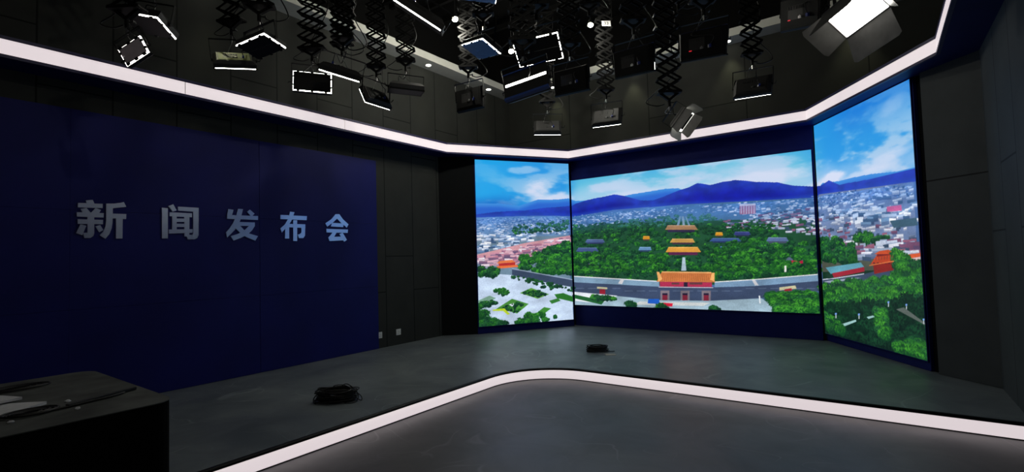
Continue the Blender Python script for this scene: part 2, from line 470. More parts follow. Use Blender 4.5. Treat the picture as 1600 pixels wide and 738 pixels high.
PANO = [
    ('p',(100,135,175),[(0.013,2.378),(2.021,2.411),(2.018,1.954),(0.003,1.979)]),
    ('p',(105,130,150),[(0.003,1.979),(2.021,2.007),(2.011,0.979),(-0.01,1.073)]),
    ('p',(70,110,150),[(2.081,2.411),(4.322,2.471),(6.466,2.4),(6.482,1.976),(2.075,2.249)]),
    ('p',(30,75,50),[(2.075,2.249),(6.487,2.078),(6.488,1.004),(2.04,0.968)]),
    ('p',(105,125,165),[(6.531,2.445),(8.602,2.339),(8.59,1.608),(6.511,1.666)]),
    ('p',(75,80,70),[(6.513,1.717),(8.593,1.646),(8.638,1.231),(6.513,1.156)]),
    ('p',(18,48,32),[(6.515,1.207),(8.645,1.306),(8.651,0.222),(6.489,0.229)]),
    ('h',420,0.035,'far',[(0.012,2.366),(2.02,2.397),(2.029,2.222),(0.009,2.228)]),
    ('h',260,0.05,'white',[(0.009,2.253),(2.03,2.249),(2.022,2.034),(0.004,2.028)]),
    ('h',70,0.12,'white',[(0.004,2.028),(1.231,2.068),(1.222,1.807),(-0.007,1.68)]),
    ('t',126,0.046,0,[(0.815,2.226),(2.018,2.33),(2.025,2.115),(0.74,2.046)]),
    ('h',40,0.11,'white',[(0.066,1.94),(0.738,1.995),(0.899,1.813),(0.033,1.691)]),
    ('p',(205,150,160),[(-0.007,1.655),(1.012,1.863),(2.065,2.011),(2.059,1.875),(1.145,1.627),(0.719,1.382),(-0.002,1.481)]),
    ('h',110,0.12,'pink',[(0.006,1.63),(2.035,1.98),(2.028,1.82),(0.861,1.506),(-0.002,1.456)]),
    ('h',60,0.15,'pink',[(0.005,1.605),(1.221,1.781),(1.0,1.502),(-0.002,1.407)]),
    ('h',500,0.03,'far',[(2.05,2.421),(4.321,2.447),(6.457,2.39),(6.466,2.203),(4.315,2.304),(2.043,2.258)]),
    ('h',180,0.05,'white',[(2.048,2.366),(4.078,2.419),(4.071,2.25),(2.087,2.168)]),
    ('h',160,0.055,'white',[(4.781,2.408),(6.474,2.368),(6.475,2.027),(5.413,2.154)]),
    ('t',189,0.04,0,[(2.073,2.228),(4.312,2.233),(4.305,2.09),(2.078,1.956)]),
    ('t',126,0.04,2,[(3.028,2.259),(4.775,2.281),(5.097,2.12),(3.021,2.092)]),
    ('h',120,0.075,'roof',[(5.618,2.195),(6.485,2.233),(6.48,1.75),(5.805,1.965)]),
    ('h',60,0.07,'roof',[(5.097,2.12),(5.812,2.126),(5.948,1.945),(5.195,1.945)]),
    ('t',63,0.046,0,[(5.305,2.05),(5.904,2.012),(5.898,1.884),(5.299,1.917)]),
    ('h',300,0.05,'far',[(6.488,2.429),(8.6,2.324),(8.598,2.179),(6.487,2.233)]),
    ('h',170,0.1,'white',[(6.476,2.306),(8.604,2.247),(8.599,1.835),(6.485,2.026)]),
    ('h',160,0.11,'roof',[(6.491,2.077),(8.036,1.998),(8.617,1.683),(8.597,1.456),(6.486,1.666)]),
    ('p',(165,90,110),[(5.383,2.391),(5.637,2.379),(5.629,2.205),(5.375,2.213)]),
    ('p',(220,200,205),[(5.383,2.391),(5.637,2.379),(5.635,2.347),(5.381,2.357)]),
    ('p',(210,190,200),[(5.402,2.355),(5.415,2.354),(5.409,2.221),(5.396,2.222)]),
    ('p',(210,190,200),[(5.443,2.352),(5.456,2.351),(5.45,2.218),(5.437,2.219)]),
    ('p',(210,190,200),[(5.484,2.349),(5.497,2.347),(5.491,2.215),(5.478,2.216)]),
    ('p',(210,190,200),[(5.524,2.345),(5.537,2.344),(5.531,2.212),(5.518,2.213)]),
    ('p',(210,190,200),[(5.565,2.342),(5.578,2.341),(5.572,2.209),(5.559,2.21)]),
    ('p',(210,190,200),[(5.605,2.338),(5.618,2.337),(5.612,2.206),(5.599,2.207)]),
    ('t',882,0.066,0,[(2.08,2.01),(3.561,2.136),(4.768,2.108),(5.608,1.976),(6.474,1.617),(6.484,1.105),(5.667,1.094),(4.832,1.047),(3.515,1.042),(2.062,1.144)]),
    ('p',(110,140,165),[(4.336,2.255),(4.372,2.252),(4.329,2.088),(4.282,2.091)]),
    ('p',(125,150,170),[(4.383,2.251),(4.418,2.249),(4.435,2.082),(4.388,2.085)]),
    ('p',(110,140,165),[(4.442,2.247),(4.465,2.245),(4.527,2.076),(4.493,2.078)]),
    ('p',(45,40,70),[(4.11,2.03),(4.604,2.001),(4.602,1.945),(4.108,1.972)]),
    ('p',(160,120,85),[(4.113,2.102),(4.608,2.071),(4.661,1.986),(4.049,2.021)]),
    ('p',(195,155,120),[(4.113,2.102),(4.608,2.071),(4.607,2.06),(4.113,2.09)]),
    ('p',(60,45,60),[(4.185,1.785),(4.56,1.769),(4.557,1.723),(4.183,1.737)]),
    ('p',(190,145,75),[(4.188,1.845),(4.562,1.828),(4.602,1.756),(4.139,1.775)]),
    ('p',(225,180,110),[(4.188,1.845),(4.562,1.828),(4.562,1.816),(4.187,1.833)]),
    ('p',(85,35,70),[(4.108,1.608),(4.64,1.592),(4.637,1.527),(4.105,1.541)]),
    ('p',(205,145,60),[(4.112,1.692),(4.643,1.673),(4.7,1.578),(4.042,1.598)]),
    ('p',(240,180,95),[(4.112,1.692),(4.643,1.673),(4.643,1.661),(4.111,1.68)]),
    ('p',(70,60,60),[(4.967,1.878),(5.075,1.872),(5.074,1.836),(4.965,1.841)]),
    ('p',(215,150,40),[(4.969,1.923),(5.078,1.917),(5.088,1.86),(4.953,1.867)]),
    ('p',(250,185,75),[(4.969,1.923),(5.078,1.917),(5.077,1.906),(4.968,1.912)]),
    ('p',(70,60,60),[(3.619,1.871),(3.738,1.866),(3.736,1.826),(3.618,1.832)]),
    ('p',(205,140,40),[(3.622,1.921),(3.74,1.915),(3.751,1.853),(3.605,1.86)]),
    ('p',(240,175,75),[(3.622,1.921),(3.74,1.915),(3.739,1.903),(3.621,1.909)]),
    ('p',(40,50,90),[(2.399,1.861),(2.766,1.845),(2.764,1.804),(2.397,1.818)]),
    ('p',(70,90,135),[(2.401,1.914),(2.768,1.898),(2.808,1.831),(2.354,1.849)]),
    ('p',(105,125,170),[(2.401,1.914),(2.768,1.898),(2.767,1.885),(2.4,1.901)]),
    ('p',(40,50,90),[(2.186,1.681),(2.61,1.668),(2.608,1.615),(2.184,1.627)]),
    ('p',(60,80,125),[(2.188,1.748),(2.613,1.733),(2.659,1.653),(2.133,1.669)]),
    ('p',(95,115,160),[(2.188,1.748),(2.613,1.733),(2.612,1.72),(2.188,1.735)]),
    ('p',(150,50,70),[(2.319,1.41),(2.664,1.404),(2.662,1.341),(2.316,1.346)]),
    ('p',(75,85,140),[(2.322,1.49),(2.667,1.482),(2.704,1.39),(2.276,1.397)]),
    ('p',(110,120,175),[(2.322,1.49),(2.667,1.482),(2.667,1.469),(2.322,1.476)]),
    ('p',(35,50,90),[(4.906,1.778),(5.335,1.759),(5.334,1.723),(4.905,1.741)]),
    ('p',(55,85,140),[(4.908,1.823),(5.337,1.803),(5.384,1.746),(4.853,1.768)]),
    ('p',(90,120,175),[(4.908,1.823),(5.337,1.803),(5.337,1.792),(4.908,1.812)]),
    ('p',(40,60,90),[(5.031,1.613),(5.138,1.61),(5.136,1.565),(5.029,1.568)]),
    ('p',(50,90,150),[(5.033,1.67),(5.141,1.666),(5.151,1.598),(5.017,1.602)]),
    ('p',(85,125,185),[(5.033,1.67),(5.141,1.666),(5.14,1.655),(5.033,1.659)]),
    ('p',(40,50,80),[(5.288,1.873),(5.511,1.861),(5.51,1.826),(5.286,1.837)]),
    ('p',(50,60,120),[(5.29,1.917),(5.513,1.905),(5.537,1.849),(5.26,1.863)]),
    ('p',(85,95,155),[(5.29,1.917),(5.513,1.905),(5.513,1.894),(5.289,1.906)]),
    ('p',(60,70,90),[(5.801,1.738),(6.073,1.726),(6.071,1.684),(5.799,1.695)]),
    ('p',(80,100,140),[(5.804,1.792),(6.075,1.779),(6.104,1.715),(5.768,1.729)]),
    ('p',(115,135,175),[(5.804,1.792),(6.075,1.779),(6.075,1.769),(5.803,1.781)]),
    ('p',(175,25,60),[(6.076,1.41),(6.292,1.405),(6.289,1.347),(6.074,1.351)]),
    ('p',(80,95,115),[(6.08,1.484),(6.295,1.478),(6.317,1.395),(6.05,1.4)]),
    ('p',(115,130,150),[(6.08,1.484),(6.295,1.478),(6.295,1.468),(6.079,1.473)]),
    ('p',(40,60,90),[(3.536,1.663),(3.751,1.656),(3.75,1.617),(3.534,1.623)]),
    ('p',(90,130,170),[(3.538,1.713),(3.754,1.705),(3.776,1.643),(3.509,1.652)]),
    ('p',(125,165,205),[(3.538,1.713),(3.754,1.705),(3.753,1.693),(3.537,1.7)]),
    ('p',(165,185,200),[(4.362,1.494),(4.409,1.493),(4.422,1.245),(4.328,1.246)]),
    ('t',231,0.079,1,[(2.066,1.644),(4.041,1.55),(4.209,1.235),(2.109,1.17)]),
    ('t',273,0.079,1,[(4.688,1.567),(5.397,1.8),(6.486,1.514),(6.487,1.156),(4.836,1.139)]),
    ('p',(225,225,220),[(6.023,1.316),(6.051,1.316),(6.046,1.21),(6.018,1.211)]),
    ('p',(120,150,175),[(2.062,1.144),(3.896,1.043),(3.892,0.946),(2.056,0.995)]),
    ('p',(115,145,175),[(4.908,1.036),(5.567,1.083),(6.487,1.167),(6.491,1.055),(5.562,0.975),(4.904,0.946)]),
    ('p',(58,72,100),[(2.057,1.022),(3.892,0.946),(4.904,0.946),(5.562,0.975),(6.491,1.065),(6.492,0.902),(5.652,0.77),(4.816,0.694),(3.881,0.68),(2.049,0.82)]),
    ('p',(84,100,128),[(2.098,0.901),(2.295,0.903),(2.295,0.887),(2.098,0.885)]),
    ('p',(84,100,128),[(2.385,0.904),(2.576,0.907),(2.575,0.891),(2.384,0.889)]),
    ('p',(84,100,128),[(2.662,0.908),(2.847,0.91),(2.846,0.894),(2.662,0.892)]),
    ('p',(84,100,128),[(2.931,0.911),(3.11,0.913),(3.11,0.898),(2.93,0.895)]),
    ('p',(84,100,128),[(3.19,0.863),(3.363,0.866),(3.363,0.851),(3.189,0.848)]),
    ('p',(84,100,128),[(3.442,0.867),(3.611,0.87),(3.611,0.855),(3.442,0.852)]),
    ('p',(84,100,128),[(3.688,0.871),(3.852,0.873),(3.851,0.859),(3.687,0.856)]),
    ('p',(84,100,128),[(3.926,0.874),(4.085,0.877),(4.085,0.862),(3.925,0.86)]),
    ('p',(84,100,128),[(4.158,0.878),(4.312,0.88),(4.311,0.866),(4.157,0.863)]),
    ('p',(84,100,128),[(4.382,0.881),(4.533,0.883),(4.532,0.869),(4.382,0.867)]),
    ('p',(84,100,128),[(4.601,0.884),(4.747,0.886),(4.746,0.873),(4.6,0.87)]),
    ('p',(84,100,128),[(4.814,0.887),(4.956,0.89),(4.955,0.876),(4.813,0.874)]),
    ('p',(84,100,128),[(5.02,0.89),(5.159,0.893),(5.158,0.879),(5.02,0.877)]),
    ('p',(84,100,128),[(5.222,0.893),(5.356,0.895),(5.356,0.882),(5.221,0.88)]),
    ('p',(84,100,128),[(5.42,0.94),(5.551,0.942),(5.55,0.929),(5.419,0.927)]),
    ('p',(84,100,128),[(5.61,0.942),(5.738,0.944),(5.738,0.931),(5.61,0.93)]),
    ('p',(84,100,128),[(5.796,0.945),(5.921,0.946),(5.92,0.933),(5.796,0.932)]),
    ('p',(84,100,128),[(5.978,0.947),(6.099,0.948),(6.098,0.936),(5.977,0.934)]),
    ('p',(84,100,128),[(6.154,0.949),(6.273,0.95),(6.272,0.938),(6.154,0.936)]),
    ('p',(84,100,128),[(6.327,0.951),(6.442,0.952),(6.441,0.94),(6.326,0.939)]),
    ('p',(225,225,230),[(2.062,1.157),(3.897,1.056),(3.896,1.039),(2.062,1.138)]),
    ('p',(225,225,225),[(4.908,1.048),(5.568,1.094),(6.488,1.177),(6.487,1.163),(5.567,1.079),(4.908,1.032)]),
    ('p',(205,205,210),[(3.118,1.091),(3.199,1.091),(3.141,0.989),(3.059,1.002)]),
    ('p',(205,205,210),[(5.517,1.083),(5.567,1.083),(5.622,0.986),(5.563,0.985)]),
    ('p',(190,185,150),[(2.591,0.933),(2.819,0.922),(2.818,0.884),(2.59,0.894)]),
    ('p',(150,30,50),[(2.647,0.881),(2.775,0.883),(2.771,0.78),(2.643,0.79)]),
    ('p',(190,185,150),[(5.931,0.957),(6.165,0.991),(6.181,0.939),(5.928,0.904)]),
    ('p',(150,40,50),[(6.005,0.926),(6.108,0.948),(6.115,0.907),(6.003,0.895)]),
    ('p',(160,45,75),[(3.909,1.043),(4.864,1.036),(4.86,0.951),(3.904,0.947)]),
    ('p',(90,55,60),[(4.14,1.027),(4.283,1.027),(4.282,0.992),(4.138,0.991)]),
    ('p',(90,55,60),[(4.47,1.028),(4.698,1.03),(4.696,0.995),(4.468,0.993)]),
    ('p',(40,30,50),[(4.366,1.034),(4.436,1.034),(4.432,0.952),(4.362,0.951)]),
    ('p',(190,112,62),[(3.953,1.225),(4.861,1.207),(4.919,1.036),(3.846,1.043)]),
    ('p',(226,165,105),[(3.954,1.237),(4.861,1.219),(4.86,1.196),(3.953,1.213)]),
    ('p',(160,90,50),[(3.976,1.189),(3.985,1.189),(3.961,1.05),(3.952,1.05)]),
    ('p',(160,90,50),[(4.016,1.188),(4.024,1.188),(4.002,1.05),(3.993,1.05)]),
    ('p',(160,90,50),[(4.055,1.188),(4.063,1.188),(4.043,1.05),(4.034,1.05)]),
    ('p',(160,90,50),[(4.094,1.188),(4.102,1.188),(4.084,1.05),(4.075,1.05)]),
    ('p',(160,90,50),[(4.132,1.188),(4.141,1.188),(4.124,1.05),(4.116,1.05)]),
    ('p',(160,90,50),[(4.171,1.188),(4.179,1.188),(4.164,1.051),(4.156,1.05)]),
    ('p',(160,90,50),[(4.209,1.187),(4.218,1.187),(4.204,1.051),(4.196,1.051)]),
    ('p',(160,90,50),[(4.247,1.187),(4.256,1.187),(4.244,1.051),(4.236,1.051)]),
    ('p',(160,90,50),[(4.285,1.187),(4.294,1.187),(4.284,1.051),(4.276,1.051)]),
    ('p',(160,90,50),[(4.323,1.187),(4.331,1.187),(4.324,1.051),(4.315,1.051)]),
    ('p',(160,90,50),[(4.361,1.187),(4.369,1.187),(4.363,1.051),(4.355,1.051)]),
    ('p',(160,90,50),[(4.398,1.187),(4.406,1.187),(4.402,1.051),(4.394,1.051)]),
    ('p',(160,90,50),[(4.435,1.186),(4.443,1.186),(4.441,1.052),(4.433,1.052)]),
    ('p',(160,90,50),[(4.472,1.186),(4.48,1.186),(4.48,1.052),(4.472,1.052)]),
    ('p',(160,90,50),[(4.509,1.186),(4.517,1.186),(4.518,1.052),(4.51,1.052)]),
    ('p',(160,90,50),[(4.546,1.186),(4.554,1.186),(4.557,1.052),(4.549,1.052)]),
    ('p',(160,90,50),[(4.582,1.186),(4.59,1.186),(4.595,1.052),(4.587,1.052)]),
    ('p',(160,90,50),[(4.619,1.186),(4.627,1.186),(4.633,1.052),(4.625,1.052)]),
    ('p',(160,90,50),[(4.655,1.185),(4.663,1.185),(4.67,1.053),(4.663,1.052)]),
    ('p',(160,90,50),[(4.691,1.185),(4.699,1.185),(4.708,1.053),(4.7,1.053)]),
    ('p',(160,90,50),[(4.727,1.185),(4.735,1.185),(4.745,1.053),(4.738,1.053)]),
    ('p',(160,90,50),[(4.762,1.185),(4.77,1.185),(4.783,1.053),(4.775,1.053)]),
    ('p',(160,90,50),[(4.798,1.185),(4.806,1.185),(4.82,1.053),(4.812,1.053)]),
    ('p',(160,90,50),[(4.833,1.185),(4.841,1.185),(4.857,1.053),(4.849,1.053)]),
    ('p',(225,165,100),[(3.854,1.232),(3.904,1.225),(3.96,1.092),(3.884,1.043)]),
    ('p',(225,165,100),[(4.915,1.207),(4.872,1.207),(4.833,1.082),(4.908,1.048)]),
    ('p',(205,200,205),[(3.88,0.946),(4.882,0.945),(4.881,0.934),(3.879,0.934)]),
    ('p',(120,110,120),[(3.914,0.874),(4.085,0.877),(4.077,0.685),(3.905,0.681)]),
    ('p',(120,35,55),[(3.948,0.802),(4.046,0.804),(4.04,0.672),(3.942,0.67)]),
    ('p',(35,30,55),[(3.949,0.826),(4.047,0.828),(4.045,0.792),(3.947,0.79)]),
    ('p',(120,110,120),[(4.3,0.88),(4.464,0.882),(4.455,0.695),(4.292,0.691)]),
    ('p',(120,35,55),[(4.332,0.81),(4.426,0.811),(4.42,0.683),(4.327,0.68)]),
    ('p',(35,30,55),[(4.334,0.833),(4.427,0.835),(4.425,0.8),(4.332,0.798)]),
    ('p',(120,110,120),[(4.68,0.885),(4.836,0.888),(4.827,0.705),(4.672,0.701)]),
    ('p',(120,35,55),[(4.711,0.817),(4.799,0.819),(4.794,0.693),(4.705,0.691)]),
    ('p',(35,30,55),[(4.712,0.84),(4.8,0.842),(4.799,0.807),(4.71,0.805)]),
    ('p',(150,175,190),[(2.049,0.82),(3.881,0.692),(4.816,0.705),(5.652,0.77),(5.887,0.628),(5.883,0.532),(4.918,0.527),(2.037,0.509)]),
    ('p',(225,230,240),[(2.049,0.82),(3.036,0.759),(2.678,0.596),(2.042,0.631)]),
    ('p',(30,90,45),[(2.047,0.766),(2.752,0.65),(2.677,0.57),(2.044,0.685)]),
    ('p',(195,200,200),[(3.499,0.657),(4.815,0.671),(4.701,0.61),(3.365,0.591)]),
    ('p',(30,90,190),[(3.668,0.711),(3.882,0.716),(3.891,0.62),(3.652,0.625)]),
    ('p',(210,30,60),[(3.953,0.646),(4.147,0.64),(4.133,0.58),(3.951,0.586)]),
    ('t',29,0.086,0,[(2.467,0.734),(2.965,0.719),(2.963,0.681),(2.464,0.682)]),
    ('t',10,0.112,0,[(3.233,0.612),(3.406,0.617),(3.403,0.543),(3.23,0.549)]),
    ('t',8,0.099,0,[(3.877,0.583),(4.0,0.587),(3.998,0.539),(3.875,0.547)]),
    ('t',8,0.099,0,[(4.866,0.593),(4.964,0.596),(4.962,0.551),(4.853,0.547)]),
    ('p',(235,240,245),[(5.614,0.813),(5.634,0.813),(5.638,0.684),(5.618,0.683)]),
    ('t',199,0.132,1,[(5.8,0.817),(6.446,0.85),(6.485,0.567),(5.884,0.564)]),
    ('p',(190,208,232),[(0.01,1.307),(0.715,1.23),(2.038,0.941),(2.058,0.246),(-0.006,0.26)]),
    ('t',189,0.106,1,[(0.976,1.605),(1.434,1.698),(2.012,1.78),(2.065,1.203),(1.133,1.265),(0.884,1.351)]),
    ('t',63,0.086,0,[(1.435,1.751),(2.015,1.873),(2.008,1.686),(1.432,1.646)]),
    ('p',(55,70,95),[(0.719,1.357),(1.417,1.215),(2.061,1.083),(2.069,0.923),(1.411,1.059),(0.715,1.23)]),
    ('p',(150,165,190),[(0.719,1.363),(1.417,1.222),(2.061,1.09),(2.06,1.074),(1.416,1.206),(0.718,1.348)]),
    ('p',(225,120,70),[(0.452,1.517),(0.724,1.535),(0.805,1.482),(0.397,1.469)]),
    ('p',(175,45,45),[(0.437,1.467),(0.791,1.482),(0.788,1.393),(0.448,1.391)]),
    ('p',(225,110,60),[(0.395,1.418),(0.831,1.43),(0.857,1.39),(0.421,1.367)]),
    ('t',33,0.099,0,[(0.051,1.405),(0.421,1.367),(0.416,1.216),(0.047,1.256)]),
    ('t',63,0.053,0,[(0.511,1.238),(0.715,1.23),(2.069,0.91),(2.066,0.843),(1.407,0.942)]),
    ('t',29,0.059,1,[(0.301,0.921),(0.503,0.986),(0.677,0.889),(0.499,0.835)]),
    ('p',(90,150,60),[(0.868,0.866),(1.123,0.956),(1.518,0.806),(1.257,0.729)]),
    ('t',33,0.053,0,[(0.91,0.877),(1.122,0.93),(1.475,0.808),(1.258,0.755)]),
    ('p',(70,135,55),[(0.357,0.58),(0.7,0.761),(1.056,0.638),(0.8,0.463),(0.557,0.543)]),
    ('p',(215,225,235),[(0.629,0.651),(0.808,0.691),(0.861,0.637),(0.695,0.609)]),
    ('t',29,0.053,0,[(0.451,0.587),(0.699,0.723),(0.999,0.616),(0.774,0.491)]),
    ('p',(190,215,50),[(0.291,0.572),(0.532,0.582),(0.65,0.461),(0.595,0.452),(0.503,0.534),(0.29,0.547)]),
    ('p',(40,110,40),[(1.634,0.8),(1.841,0.815),(2.077,0.723),(2.073,0.617),(1.69,0.718)]),
    ('p',(50,120,50),[(1.513,0.676),(1.719,0.716),(1.776,0.661),(1.569,0.607)]),
    ('p',(60,130,50),[(1.19,0.424),(1.394,0.553),(1.551,0.517),(1.36,0.4)]),
    ('p',(120,160,140),[(-0.006,0.764),(0.233,0.85),(0.364,0.792),(0.005,0.64)]),
    ('t',54,0.073,0,[(0.007,0.714),(0.296,0.746),(0.374,0.692),(0.004,0.615)]),
    ('t',33,0.119,0,[(-0.002,0.443),(0.55,0.305),(0.549,0.254),(-0.006,0.26)]),
    ('t',29,0.112,1,[(0.797,0.362),(1.177,0.464),(1.647,0.341),(1.384,0.269),(0.794,0.274)]),
    ('t',6,0.132,0,[(0.028,0.54),(0.106,0.535),(0.104,0.461),(0.026,0.466)]),
    ('t',126,0.112,0,[(6.491,1.717),(6.837,1.735),(7.385,1.595),(7.393,1.368),(6.532,1.38)]),
    ('t',54,0.086,0,[(7.403,1.777),(7.819,1.732),(8.189,1.684),(7.876,1.644),(7.395,1.695)]),
    ('h',30,0.2,'white',[(7.355,2.055),(8.164,2.068),(8.266,1.897),(7.487,1.891)]),
    ('h',40,0.2,'roof',[(7.385,1.595),(8.572,1.646),(8.631,1.494),(7.514,1.414)]),
    ('p',(60,90,110),[(8.149,1.906),(8.616,1.91),(8.629,1.818),(8.212,1.812)]),
    ('p',(210,90,140),[(8.106,2.091),(8.374,2.087),(8.379,2.016),(8.112,2.024)]),
    ('p',(90,150,170),[(6.614,1.279),(7.51,1.369),(7.575,1.308),(6.747,1.183)]),
    ('p',(150,30,50),[(6.783,1.194),(7.575,1.308),(7.583,1.246),(6.828,1.127)]),
    ('p',(55,70,95),[(6.509,1.075),(7.566,1.21),(8.354,1.362),(8.357,1.268),(7.554,1.086),(6.52,0.933)]),
    ('p',(190,195,210),[(6.51,1.085),(7.567,1.219),(7.565,1.206),(6.509,1.068)]),
    ('p',(150,160,180),[(6.508,1.044),(7.267,1.145),(7.49,1.154),(6.767,1.036)]),
    ('p',(130,32,30),[(7.77,1.346),(8.152,1.408),(8.164,1.279),(7.784,1.217)]),
    ('p',(175,62,34),[(7.716,1.345),(7.861,1.475),(8.137,1.506),(8.225,1.441),(8.186,1.392)]),
    ('p',(110,30,30),[(7.862,1.492),(8.138,1.522),(8.134,1.473),(7.858,1.449)]),
    ('p',(190,75,40),[(7.809,1.483),(7.917,1.525),(8.092,1.539),(8.184,1.505),(8.158,1.481)]),
    ('p',(215,90,50),[(8.203,1.457),(8.641,1.494),(8.637,1.448),(8.221,1.393)]),
    ('p',(220,190,190),[(8.221,1.401),(8.637,1.448),(8.634,1.411),(8.242,1.369)]),
    ('t',54,0.106,1,[(8.209,1.521),(8.446,1.418),(8.433,1.262),(8.214,1.312)]),
    ('t',42,0.092,0,[(8.495,1.364),(8.651,1.381),(8.652,1.276),(8.519,1.272)]),
    ('t',357,0.125,1,[(6.532,1.004),(7.556,1.103),(8.432,1.254),(8.651,1.261),(8.65,0.896),(6.55,0.65)]),
    ('t',336,0.145,3,[(6.525,0.67),(8.663,0.934),(8.645,0.265),(7.476,0.253),(6.495,0.29)]),
    ('p',(150,190,190),[(6.909,0.417),(7.315,0.544),(7.327,0.518),(7.006,0.401)]),
    ('p',(150,190,190),[(7.565,0.61),(7.786,0.671),(7.784,0.645),(7.605,0.589)]),
    ('p',(90,100,95),[(8.166,0.778),(8.306,0.817),(8.65,0.665),(8.648,0.643)]),
    ('t',50,0.112,1,[(7.765,0.728),(7.946,0.747),(7.987,0.38),(7.789,0.416)]),
    ('t',71,0.112,1,[(8.065,0.312),(8.634,0.485),(8.635,0.263),(8.233,0.246)]),
    ('t',42,0.112,1,[(6.484,0.542),(6.883,0.49),(7.03,0.32),(6.533,0.297)]),
    ('p',(120,160,235),[(8.014,0.865),(8.048,0.868),(8.046,0.845),(8.012,0.841)]),
    ('p',(200,210,220),[(8.023,0.842),(8.039,0.844),(8.034,0.798),(8.018,0.796)]),
    ('p',(120,160,235),[(6.801,0.582),(6.849,0.587),(6.846,0.56),(6.798,0.554)]),
    ('p',(200,210,220),[(6.814,0.556),(6.836,0.558),(6.831,0.503),(6.808,0.501)]),
    ('p',(120,160,235),[(7.377,0.637),(7.418,0.641),(7.415,0.616),(7.374,0.611)]),
    ('p',(200,210,220),[(7.387,0.613),(7.407,0.615),(7.402,0.564),(7.383,0.562)]),
    ('p',(120,160,235),[(8.339,0.862),(8.369,0.865),(8.368,0.843),(8.337,0.84)]),
    ('p',(200,210,220),[(8.347,0.841),(8.361,0.842),(8.357,0.798),(8.343,0.797)]),
    ('p',(120,160,235),[(8.61,0.715),(8.638,0.719),(8.636,0.698),(8.608,0.694)]),
    ('p',(200,210,220),[(8.617,0.696),(8.63,0.697),(8.627,0.655),(8.614,0.653)]),
    ('p',(90,28,34),[(7.772,1.372),(7.812,1.372),(7.81,1.355),(7.771,1.354)]),
    ('p',(90,28,34),[(7.851,1.373),(7.89,1.373),(7.888,1.356),(7.85,1.355)]),
    ('p',(90,28,34),[(7.928,1.373),(7.966,1.374),(7.964,1.357),(7.927,1.357)]),
    ('p',(90,28,34),[(8.003,1.374),(8.04,1.375),(8.039,1.358),(8.002,1.357)]),
    ('p',(90,28,34),[(8.077,1.375),(8.113,1.375),(8.112,1.359),(8.075,1.358)]),
    ('p',(110,60,50),[(7.831,1.441),(7.844,1.441),(7.84,1.398),(7.827,1.398)]),
    ('p',(110,60,50),[(7.889,1.446),(7.902,1.446),(7.898,1.403),(7.885,1.403)]),
    ('p',(110,60,50),[(7.945,1.451),(7.958,1.451),(7.954,1.409),(7.942,1.409)]),
    ('p',(110,60,50),[(8.001,1.456),(8.013,1.456),(8.01,1.414),(7.997,1.414)]),
    ('p',(110,60,50),[(8.056,1.461),(8.068,1.46),(8.064,1.419),(8.052,1.419)]),
    ('p',(110,60,50),[(8.109,1.465),(8.121,1.465),(8.118,1.424),(8.106,1.424)]),
    ('p',(110,60,50),[(8.162,1.47),(8.174,1.47),(8.17,1.429),(8.158,1.429)]),
    ('p',(205,110,60),[(7.688,1.336),(8.175,1.4),(8.185,1.388),(7.687,1.323)]),
]


PPM = 135
Wc, Hc = int((UW + 4.43 + 2.20) * PPM) + 2, int(3.62 * PPM)
U, Z = np.meshgrid(np.arange(Wc) / PPM, np.arange(Hc) / PPM)     # canvas row 0 is z = 0
rng = np.random.RandomState(7)


def vnoise(u, v, seed):
    r = np.random.RandomState(seed).rand(256, 256)
    iu, iv = np.floor(u).astype(int), np.floor(v).astype(int)
    fu, fv = u - iu, v - iv
    fu, fv = fu * fu * (3 - 2 * fu), fv * fv * (3 - 2 * fv)
    g = lambda a, b: r[a % 256, b % 256]
    return (g(iu, iv) * (1 - fu) + g(iu + 1, iv) * fu) * (1 - fv) + (g(iu, iv + 1) * (1 - fu) + g(iu + 1, iv + 1) * fu) * fv


def fbm(u, v, seed, o=5):
    s, a, t = 0, 0.5, 0
    for k in range(o):
        s = s + a * vnoise(u * 2 ** k + 17 * k, v * 2 ** k + 31 * k, seed + k); t += a; a *= 0.55
    return s / t


def mixc(a, b, t):
    return a * (1 - t[..., None]) + np.array(b, float) * t[..., None]


def sm(x, a, b):
    t = np.clip((x - a) / (b - a), 0, 1)
    return t * t * (3 - 2 * t)


img = np.zeros((Hc, Wc, 3))
# sky: deep cyan blue above, paler towards the ridge, streaked cloud banks
ridge = np.interp(U, [p[0] for p in RIDGE_NEAR], [p[1] for p in RIDGE_NEAR])
far = np.interp(U, [p[0] for p in RIDGE_FAR], [p[1] for p in RIDGE_FAR])
city = np.interp(U, [p[0] for p in CITY_TOP], [p[1] for p in CITY_TOP])
hz = Z - ridge
img[:] = (40, 150, 225)
img = mixc(img, (30, 165, 232), sm(U, 1.5, 0.2) * 0.8)
img = mixc(img, (95, 190, 222), sm(hz, 1.0, 0.25) * sm(U, 1.9, 2.3) * sm(U, 6.9, 6.2))
img = mixc(img, (25, 120, 215), sm(U, 6.6, 7.6) * sm(hz, 0.5, 1.2))
c1 = fbm(U * 1.1 + 0.9 * Z, Z * 3.4, 3)
c2 = fbm(U * 2.6, Z * 6.0, 11)
cl = sm(c1 * 0.7 + c2 * 0.3, 0.46, 0.62)
low = sm(hz, 1.05, 0.35)
img = mixc(img, (176, 206, 235), cl * (0.25 + 0.6 * low) * (0.55 + 0.45 * sm(U, 0.2, 1.4)))
img = mixc(img, (205, 216, 240), sm(hz, 0.42, 0.12) * sm(U, 0.9, 1.8) * 0.75 * (0.5 + 0.5 * c2))
